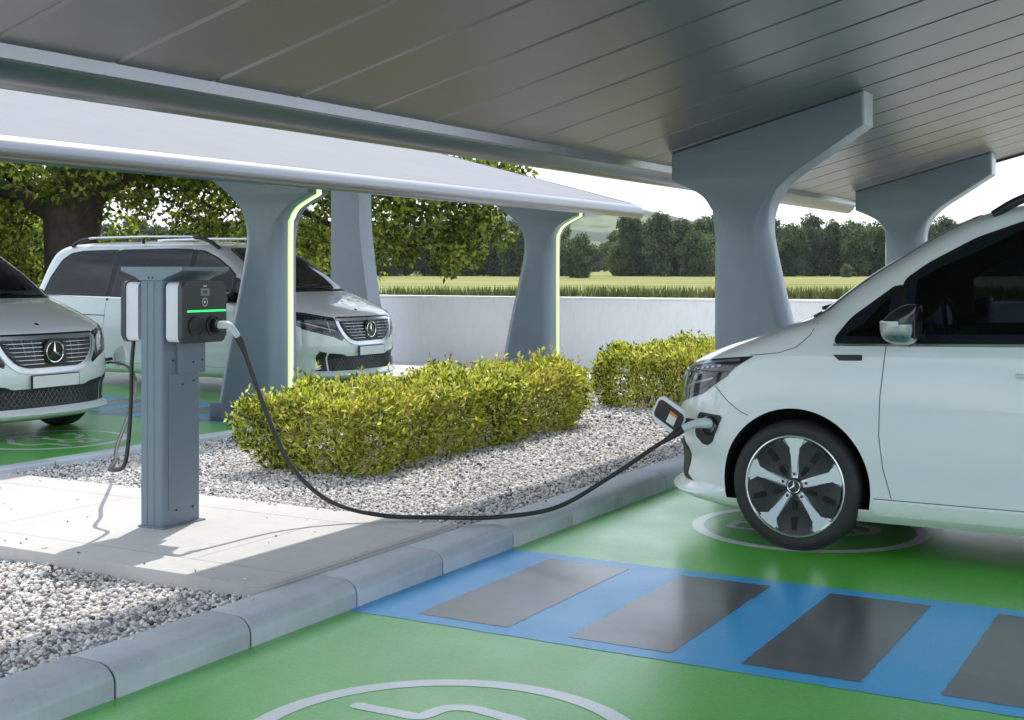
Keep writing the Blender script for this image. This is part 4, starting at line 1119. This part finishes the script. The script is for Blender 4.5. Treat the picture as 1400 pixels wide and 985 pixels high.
v1 = copy_tree(van); v1.location = (-9.20, 8.0, 0); v1.rotation_euler = (0, 0, math.pi)
v2 = copy_tree(van); v2.location = (-9.40, 13.07, 0); v2.rotation_euler = (0, 0, math.pi)
G = 'white charging vans'
tag(van, 'white van seen from its side with the charging cable plugged into its open front flap', 'van', G)
tag(v1, 'white van at the left edge of the photo, cropped, its grille facing the charging post', 'van', G)
for ch in children(v2):
    if ch.name.startswith('charge_flap'):
        for g in children(ch): bpy.data.objects.remove(g)
        bpy.data.objects.remove(ch)
    elif ch.name.startswith('charge_port'):
        for g in children(ch): bpy.data.objects.remove(g)
        ch.data = ch.data.copy(); ch.data.materials[0] = M['paint']; ch.name = 'charge_flap'
tag(v2, 'white van behind the charging post and the glowing column, parked nearest the far wall', 'van', G)

# ------------------------------------------------------------------ land beyond the wall
def terrain_z(x, y):
    d = -S_*x+C_*y; lat = C_*x+S_*y
    z = -.28+0*x
    river = np.clip((d-24)/6, 0, 1)*np.clip((92-d)/4, 0, 1)*np.clip((lat+9)/6, 0, 1)
    z = z-.9*river
    z = z+np.clip((d-92)/210, 0, 1)*.82
    z = z+np.clip((d-340)/900, 0, 1)*4
    hill = 150*np.exp(-((lat-150)/420)**2)*np.clip((d-1500)/1500, 0, 1)**1.4+95*np.exp(-((lat+700)/600)**2)*np.clip((d-1600)/1500, 0, 1)**1.3+70*np.exp(-((lat-1000)/500)**2)*np.clip((d-1700)/1500, 0, 1)**1.3
    return z+hill
deps = np.concatenate([np.linspace(8, 120, 60), np.linspace(124, 400, 50), np.linspace(420, 1500, 24), np.linspace(1550, 5200, 50)]); us = np.linspace(-1.1, 1.1, 150)
D, U = np.meshgrid(deps, us, indexing='ij'); LAT = U*(D*.9+40)
X = -S_*D+C_*LAT; Y = C_*D+S_*LAT
Z = terrain_z(X, Y); under_lot = (Y < 18.3) | (X > 200)*False
Z = np.where(Y < 18.3, -1.6, Z)
nI, nJ = X.shape; idx = np.arange(nI*nJ).reshape(nI, nJ)
fq = np.stack([idx[:-1, :-1], idx[:-1, 1:], idx[1:, 1:], idx[1:, :-1]], -1).reshape(-1, 4)
def field_mat():
    m, nt, out = new_mat('meadow_and_hill_ground'); b = principled(nt, out, Roughness=.95, Specular_IOR_Level=.1)
    c = coords(nt); mp = N(nt, 'ShaderNodeMapping'); mp.inputs['Rotation'].default_value = (0, 0, -YAW); mp.inputs['Scale'].default_value = (.02, .12, 1); nt.links.new(c, mp.inputs[0])
    a = noise(nt, mp.outputs[0], 1.0, 5, .6)
    col = ramp(nt, a, [(.30, (.10, .145, .03)), (.45, (.19, .21, .055)), (.58, (.30, .27, .11)), (.72, (.16, .20, .045))])
    f = noise(nt, c, 2.5, 4); col = mixc(nt, maprange(nt, f, .4, .7, 0, .35), col, (.09, .12, .03, 1))
    # woodland and fields on the distant hills
    sx = N(nt, 'ShaderNodeSeparateXYZ'); nt.links.new(c, sx.inputs[0])
    h = noise(nt, c, .006, 5, .6); hc = ramp(nt, h, [(.44, (.035, .055, .03)), (.52, (.05, .07, .035)), (.56, (.12, .15, .06))])
    col = mixc(nt, maprange(nt, sx.outputs[2], 6, 9, 0, 1), col, hc)
    nt.links.new(col, b.inputs['Base Color']); return m
tag(np_mesh('terrain', np.stack([X, Y, Z], -1).reshape(-1, 3), fq, field_mat(), smooth=True), kind='structure')
def water_mat():
    m, nt, out = new_mat('river_water'); b = principled(nt, out, Roughness=.08); b.inputs['Base Color'].default_value = (.02, .028, .02, 1)
    c = coords(nt); bump(nt, b, noise(nt, c, 1.6, 4), .12, .05); return m
wv = [cam_to_world(l, d, -.42) for d, l in ((21, -16), (21, 60), (95, 110), (95, -60))]
wv = [(x, max(y, 18.15), z) for x, y, z in wv]
tag(np_mesh('river_water', np.array(wv), np.array([[0, 1, 2, 3]]), water_mat()), kind='structure')
# reeds on the far bank
n = 16000; lat = rng.uniform(-48, 62, n); dep = 86+np.abs(rng.normal(0, 3.2, n))+2.0*np.sin(lat*.22)
keep = (noise_ := np.sin(lat*.9)+np.sin(lat*.37+1)+np.sin(lat*2.3)+rng.normal(0, 1.0, n)) > -1.9
lat, dep = lat[keep], dep[keep]; n = len(lat)
c = np.stack([-S_*dep+C_*lat, C_*dep+S_*lat, np.full(n, -.45)], 1)
d = np.stack([rng.normal(0, .16, n), rng.normal(0, .16, n), np.ones(n)], 1)
va, fa = leaf_arrays(c, d, rng.uniform(.55, 1.15, n), rng.uniform(.05, .11, n))
tag(np_mesh('reeds', va, fa, M['reed']), kind='stuff', label='belt of green reeds along the far bank of the water')

# ------------------------------------------------------------------ trees
def blob_leaves(centres, radii, per, ln, squash=.8):
    C = []; Dd = []
    for (c, r) in zip(centres, radii):
        q = rng.normal(size=(per, 3)); q /= np.linalg.norm(q, axis=1, keepdims=True)
        rr = r*rng.uniform(.35, 1.0, (per, 1))**.6*(1+.25*np.sin(q[:, :1]*5+c[0])*np.cos(q[:, 1:2]*4+c[1])); p = q*rr; p[:, 2] *= squash
        C.append(p+np.array(c)); Dd.append(q*.6+rng.normal(size=(per, 3))*.8+np.array([0, 0, -.1]))
    C = np.concatenate(C); Dd = np.concatenate(Dd)
    return leaf_arrays(C, Dd, rng.uniform(.7, 1.3, len(C))*ln, rng.uniform(.6, 1.0, len(C))*ln*.75)
def wood_tree(kind):
    h = 1.0
    t = empty('woodland_tree', (0, 0, 0))
    b = bmesh.new(); H = {0: 12.5, 1: 11.0, 2: 13.8, 3: 9.5, 4: 12.0}[kind]; W = {0: 4.2, 1: 4.8, 2: 3.6, 3: 3.9, 4: 5.0}[kind]
    tube(b, [(0, 0, -.4), (.1, .05, H*.3), (-.1, .1, H*.75)], [.32, .24, .08], 8)
    for k in range(5):
        a = k*1.3+kind; tube(b, [(0, 0, H*(.22+.09*k)), (math.cos(a)*W*.4, math.sin(a)*W*.4, H*(.36+.1*k)), (math.cos(a)*W*.7, math.sin(a)*W*.7, H*(.44+.1*k))], [.13, .08, .03], 6)
    from_bm('trunk', b, M['bark'], t, ang=60)
    nb = 34; cs = []; rs = []
    for k in range(nb):
        zz = H*(.06+.88*rng.random()**.9); prof = math.sin(math.pi*min(1, .12+.86*zz/H))**.6; a = rng.uniform(0, 2*math.pi); rad = W*prof*math.sqrt(rng.uniform(.15, .9))*.85
        cs.append((rad*math.cos(a), rad*math.sin(a), zz)); rs.append(rng.uniform(.95, 1.9))
    v, f = blob_leaves(cs, rs, 130, .62)
    np_mesh('crown', v, f, M['wood_leaf_pale'] if kind in (3,) else M['wood_leaf'], t)
    return t
protos = [wood_tree(k) for k in range(5)]
used = [False]*5
def put_tree(kind, lat, dep, sc, label, group):
    x, y, _ = cam_to_world(lat, dep); z = float(terrain_z(np.array(x), np.array(y)))
    o = protos[kind] if not used[kind] else copy_tree(protos[kind]); used[kind] = True
    o.location = (x, y, z-.1); o.rotation_euler = (0, 0, random.uniform(0, 6.28)); o.scale = (sc, sc, sc*random.uniform(.92, 1.1))
    tag(o, label, 'tree', group)
labs = {0: 'dark green broadleaf tree in the dense wood across the field', 1: 'dark green broadleaf tree in the dense wood across the field', 2: 'dark green broadleaf tree in the dense wood across the field',
        3: 'paler grey-green tree at the edge of the wood across the field', 4: 'dark green broadleaf tree in the dense wood across the field'}
px2lat = lambda px, dep: (px-700)/FPX*dep
# front rank and back ranks of the wood, by direction from the car park
row = []
for px in np.arange(-20, 1410, 17):
    if 785 < px < 838: continue
    row.append((px+random.uniform(-6, 6), random.uniform(285, 305), random.choice((0, 1, 2, 4, 3, 0, 3)), random.uniform(.72, 1.0)))
for px in np.arange(-10, 1400, 15):
    if 775 < px < 842: continue
    row.append((px+random.uniform(-6, 6), random.uniform(312, 345), random.choice((0, 2, 4, 1)), random.uniform(.92, 1.18)))
for (px, dep, kd, sc) in row:
    put_tree(kd, px2lat(px, dep), dep, sc, labs[kd], 'pale trees at the wood edge' if kd == 3 else 'trees of the wood across the field')
put_tree(1, px2lat(789, 250), 250, .80, 'rounded tree standing alone just right of the second lit column', 'lone trees before the wood')
protos_bush = wood_tree(3); protos.append(protos_bush); used.append(False)
put_tree(5, px2lat(1157, 262), 262, .30, 'small bright bush alone in the field before the wood', None)
for px in np.arange(790, 845, 9):
    put_tree(random.choice((0, 1)), px2lat(px, 560), 560, random.uniform(.95, 1.1), 'tree of the distant wooded edge in the gap below the hills', 'far trees in the gap below the hills')

def oak(lat, dep):
    x, y, _ = cam_to_world(lat, dep); t = empty('oak_tree', (x, y, -.3)); tag(t, 'big spreading oak with a thick dark trunk and low drooping branches behind the wall', 'tree')
    RL, RD = np.array([C_, S_, 0]), np.array([-S_, C_, 0])          # sideways and away
    def W(l, d, z): return RL*l+RD*d+np.array([0, 0, z+.3])
    b = bmesh.new()
    tube(b, [W(0, 0, -.4), W(.05, 0, .6), W(-.05, 0, 2.0), W(.0, 0, 3.2), W(.25, .1, 4.6), W(.3, .3, 7.0)], [1.0, .78, .70, .78, .62, .35], 16)
    limbs = [[(-.1, 0, 2.2), (-.9, .0, 3.5), (-2.6, -.3, 4.6), (-6, -.6, 5.4)], [(.3, 0, 3.0), (1.2, -.2, 3.9), (3.4, -.6, 4.4), (7.2, -1.2, 3.9), (10.3, -1.5, 2.9)], [(.2, 0, 4.0), (2.5, .5, 5.6), (6.5, .3, 6.2), (11.0, -.4, 4.9)],
             [(0, 0, 3.8), (-2, 1, 6), (-5, 2, 8)], [(.3, .2, 6), (1, 1, 8.5), (2, 1, 11)], [(0, 0, 3.5), (.5, -2.2, 4.5), (1.8, -6, 4.4)], [(.3, 0, 3.6), (2.0, 1.2, 4.2), (5.0, 2.0, 3.6), (7.6, 2.2, 2.4)], [(-.3, 0, 3.0), (-2.0, -1.5, 3.8), (-4.5, -3, 3.0)]]
    for L in limbs:
        sp = spline([W(*p) for p in L], 5); n = len(sp); tube(b, sp, list(np.linspace(.30, .05, n)), 8)
    cs, rs = [], []
    for L in limbs:
        sp = spline(L, 6)
        for k in range(5, len(sp)):
            p = sp[k]
            for _ in range(2):
                cs.append(W(p[0]+rng.normal(0, .75), p[1]+rng.normal(0, .8), p[2]+rng.normal(0, .5))); rs.append(rng.uniform(.45, .9))
    # dome of foliage
    for _ in range(210):
        a = rng.uniform(0, 2*math.pi); el = rng.uniform(.12, 1.35); q = rng.uniform(.72, 1.0)
        cs.append(W(q*11.5*math.cos(el)*math.cos(a), q*9.0*math.cos(el)*math.sin(a), 4.3+q*7.6*math.sin(el))); rs.append(rng.uniform(.8, 1.4))
    # skirt of drooping sprays
    for (l0, l1, z0, z1, m) in ((-3.5, -1.2, 2.0, 4.4, 16), (2.1, 7.5, 2.6, 4.6, 30), (2.0, 8.5, 1.9, 2.7, 20), (7.6, 12.0, 2.35, 4.3, 50), (9.6, 11.0, 1.6, 2.3, 10), (8.4, 9.2, 1.75, 2.3, 5), (11.0, 12.4, 3.0, 4.6, 8), (-3.5, -1.5, .6, 2.4, 14)):
        for _ in range(m):
            cs.append(W(rng.uniform(l0, l1), rng.normal(-1.0, 1.4), rng.uniform(z0, z1))); rs.append(rng.uniform(.28, .62))
    big = [(c, r) for c, r in zip(cs, rs) if r > .75]; small = [(c, r) for c, r in zip(cs, rs) if r <= .75]
    v1_, f1_ = blob_leaves([c for c, r in big], [r for c, r in big], 120, .22); v2_, f2_ = blob_leaves([c for c, r in small], [r for c, r in small], 95, .17)
    for i, (c, r) in enumerate(small):
        if i % 3 == 0:
            j = rng.integers(len(small)); e = np.array(c); s_ = e+np.array([rng.normal(0, .5), rng.normal(0, .5), rng.uniform(.2, .9)]); tube(b, [s_, (s_+e)/2+rng.normal(0, .08, 3), e], [.028, .018, .008], 5)
    from_bm('trunk', b, M['bark'], t, ang=60)
    np_mesh('crown', np.concatenate([v1_, v2_]), np.concatenate([f1_, f2_+len(v1_)]), M['oak_leaf'], t)
oak(-11.9, 35.0)
def low_tree(lat, dep, H, W, label, nb=40, ln=.16, mat='oak_leaf'):
    x, y, _ = cam_to_world(lat, dep); t = empty('broadleaf_tree', (x, y, -.3)); tag(t, label, 'tree')
    b = bmesh.new(); tube(b, [(0, 0, -.2), (.05, 0, H*.3), (0, .1, H*.8)], [.16, .12, .03], 8)
    for k in range(6):
        a = k*1.1; tube(b, [(0, 0, H*(.1+.1*k)), (math.cos(a)*W*.6, math.sin(a)*W*.6, H*(.25+.11*k))], [.06, .02], 6)
    from_bm('trunk', b, M['bark'], t, ang=60)
    cs = []; rs = []
    for _ in range(nb):
        zz = H*rng.uniform(.08, .95); a = rng.uniform(0, 6.28); rad = W*math.sqrt(rng.random())*math.sin(math.pi*min(1, .12+zz/H*.85))**.5
        cs.append((rad*math.cos(a), rad*math.sin(a), zz)); rs.append(rng.uniform(.4, .85))
    v, f = blob_leaves(cs, rs, 170, ln); np_mesh('crown', v, f, M[mat], t)
low_tree(-14.6, 36.5, 5.5, 2.6, 'leafy young tree at the left edge beneath the oak, above the left van', 60)
low_tree(-9.2, 47, 3.0, 3.0, 'dense low tree behind the roof of the far van, right of the oak trunk', 60, .2)
low_tree(-18.5, 50, 5.0, 4.0, 'dense low tree far behind the oak trunk at the left', 60, .2)

# ------------------------------------------------------------------ air
m_, nt, out = new_mat('pale_air')
vol = N(nt, 'ShaderNodeVolumePrincipled'); vol.inputs['Color'].default_value = (.82, .90, 1, 1); vol.inputs['Density'].default_value = .00008
nt.links.new(vol.outputs[0], out.inputs['Volume'])
bm = bmesh.new(); box(bm, -6500, 6500, -200, 6800, -3.0, 190)
tag(from_bm('haze', bm, m_, ang=0), kind='stuff')
# ------------------------------------------------------------------ light
SUN = Vector((-.26, .62, 1.0)).normalized()          # towards the sun
sd = bpy.data.lights.new('sun', 'SUN'); so = bpy.data.objects.new('sun', sd); COL.objects.link(so)
sd.energy = 2.5; sd.angle = R(.53); sd.color = (1.0, .935, .86)
so.rotation_euler = SUN.to_track_quat('Z', 'Y').to_euler(); so.location = (0, 0, 30)
w = bpy.data.worlds.new('World'); scene.world = w; w.use_nodes = True; nt = w.node_tree
for n_ in list(nt.nodes): nt.nodes.remove(n_)
out = N(nt, 'ShaderNodeOutputWorld'); bg = N(nt, 'ShaderNodeBackground'); bg.inputs[1].default_value = .15
sky = N(nt, 'ShaderNodeTexSky', sky_type='NISHITA'); sky.sun_disc = False
sky.sun_elevation = math.asin(SUN.z); sky.sun_rotation = math.atan2(SUN.x, SUN.y)
sky.air_density = 1.0; sky.dust_density = 1.5; sky.ozone_density = 1.0
tc = N(nt, 'ShaderNodeTexCoord'); mp = N(nt, 'ShaderNodeMapping'); mp.inputs['Scale'].default_value = (1, 1, 3.2); nt.links.new(tc.outputs['Generated'], mp.inputs[0])
cl = noise(nt, mp.outputs[0], 2.2, 7, .58)
cov = ramp(nt, cl, [(.38, (.55, .55, .55)), (.60, (1, 1, 1))])
sx = N(nt, 'ShaderNodeSeparateXYZ'); nt.links.new(tc.outputs['Generated'], sx.inputs[0])
hz = maprange(nt, sx.outputs[2], .0, .6, .97, .7)
mul = N(nt, 'ShaderNodeMath', operation='MULTIPLY'); nt.links.new(cov, mul.inputs[0]); nt.links.new(hz, mul.inputs[1])
cl2 = noise(nt, mp.outputs[0], 6, 6, .6)
ccol = ramp(nt, cl2, [(.36, (3.5, 4.2, 5.2)), (.60, (9.0, 9.45, 9.8))])
nt.links.new(mixc(nt, mul.outputs[0], sky.outputs[0], ccol), bg.inputs[0]); nt.links.new(bg.outputs[0], out.inputs[0])

scene.view_settings.view_transform = 'Standard'; scene.view_settings.look = 'None'
scene.view_settings.exposure = 0.82; scene.view_settings.gamma = 1.0; scene.view_settings.use_curve_mapping = False
scene.cycles.use_denoising = True
scene.cycles.max_bounces = 8; scene.cycles.transparent_max_bounces = 12
scene.cycles.sample_clamp_indirect = 8
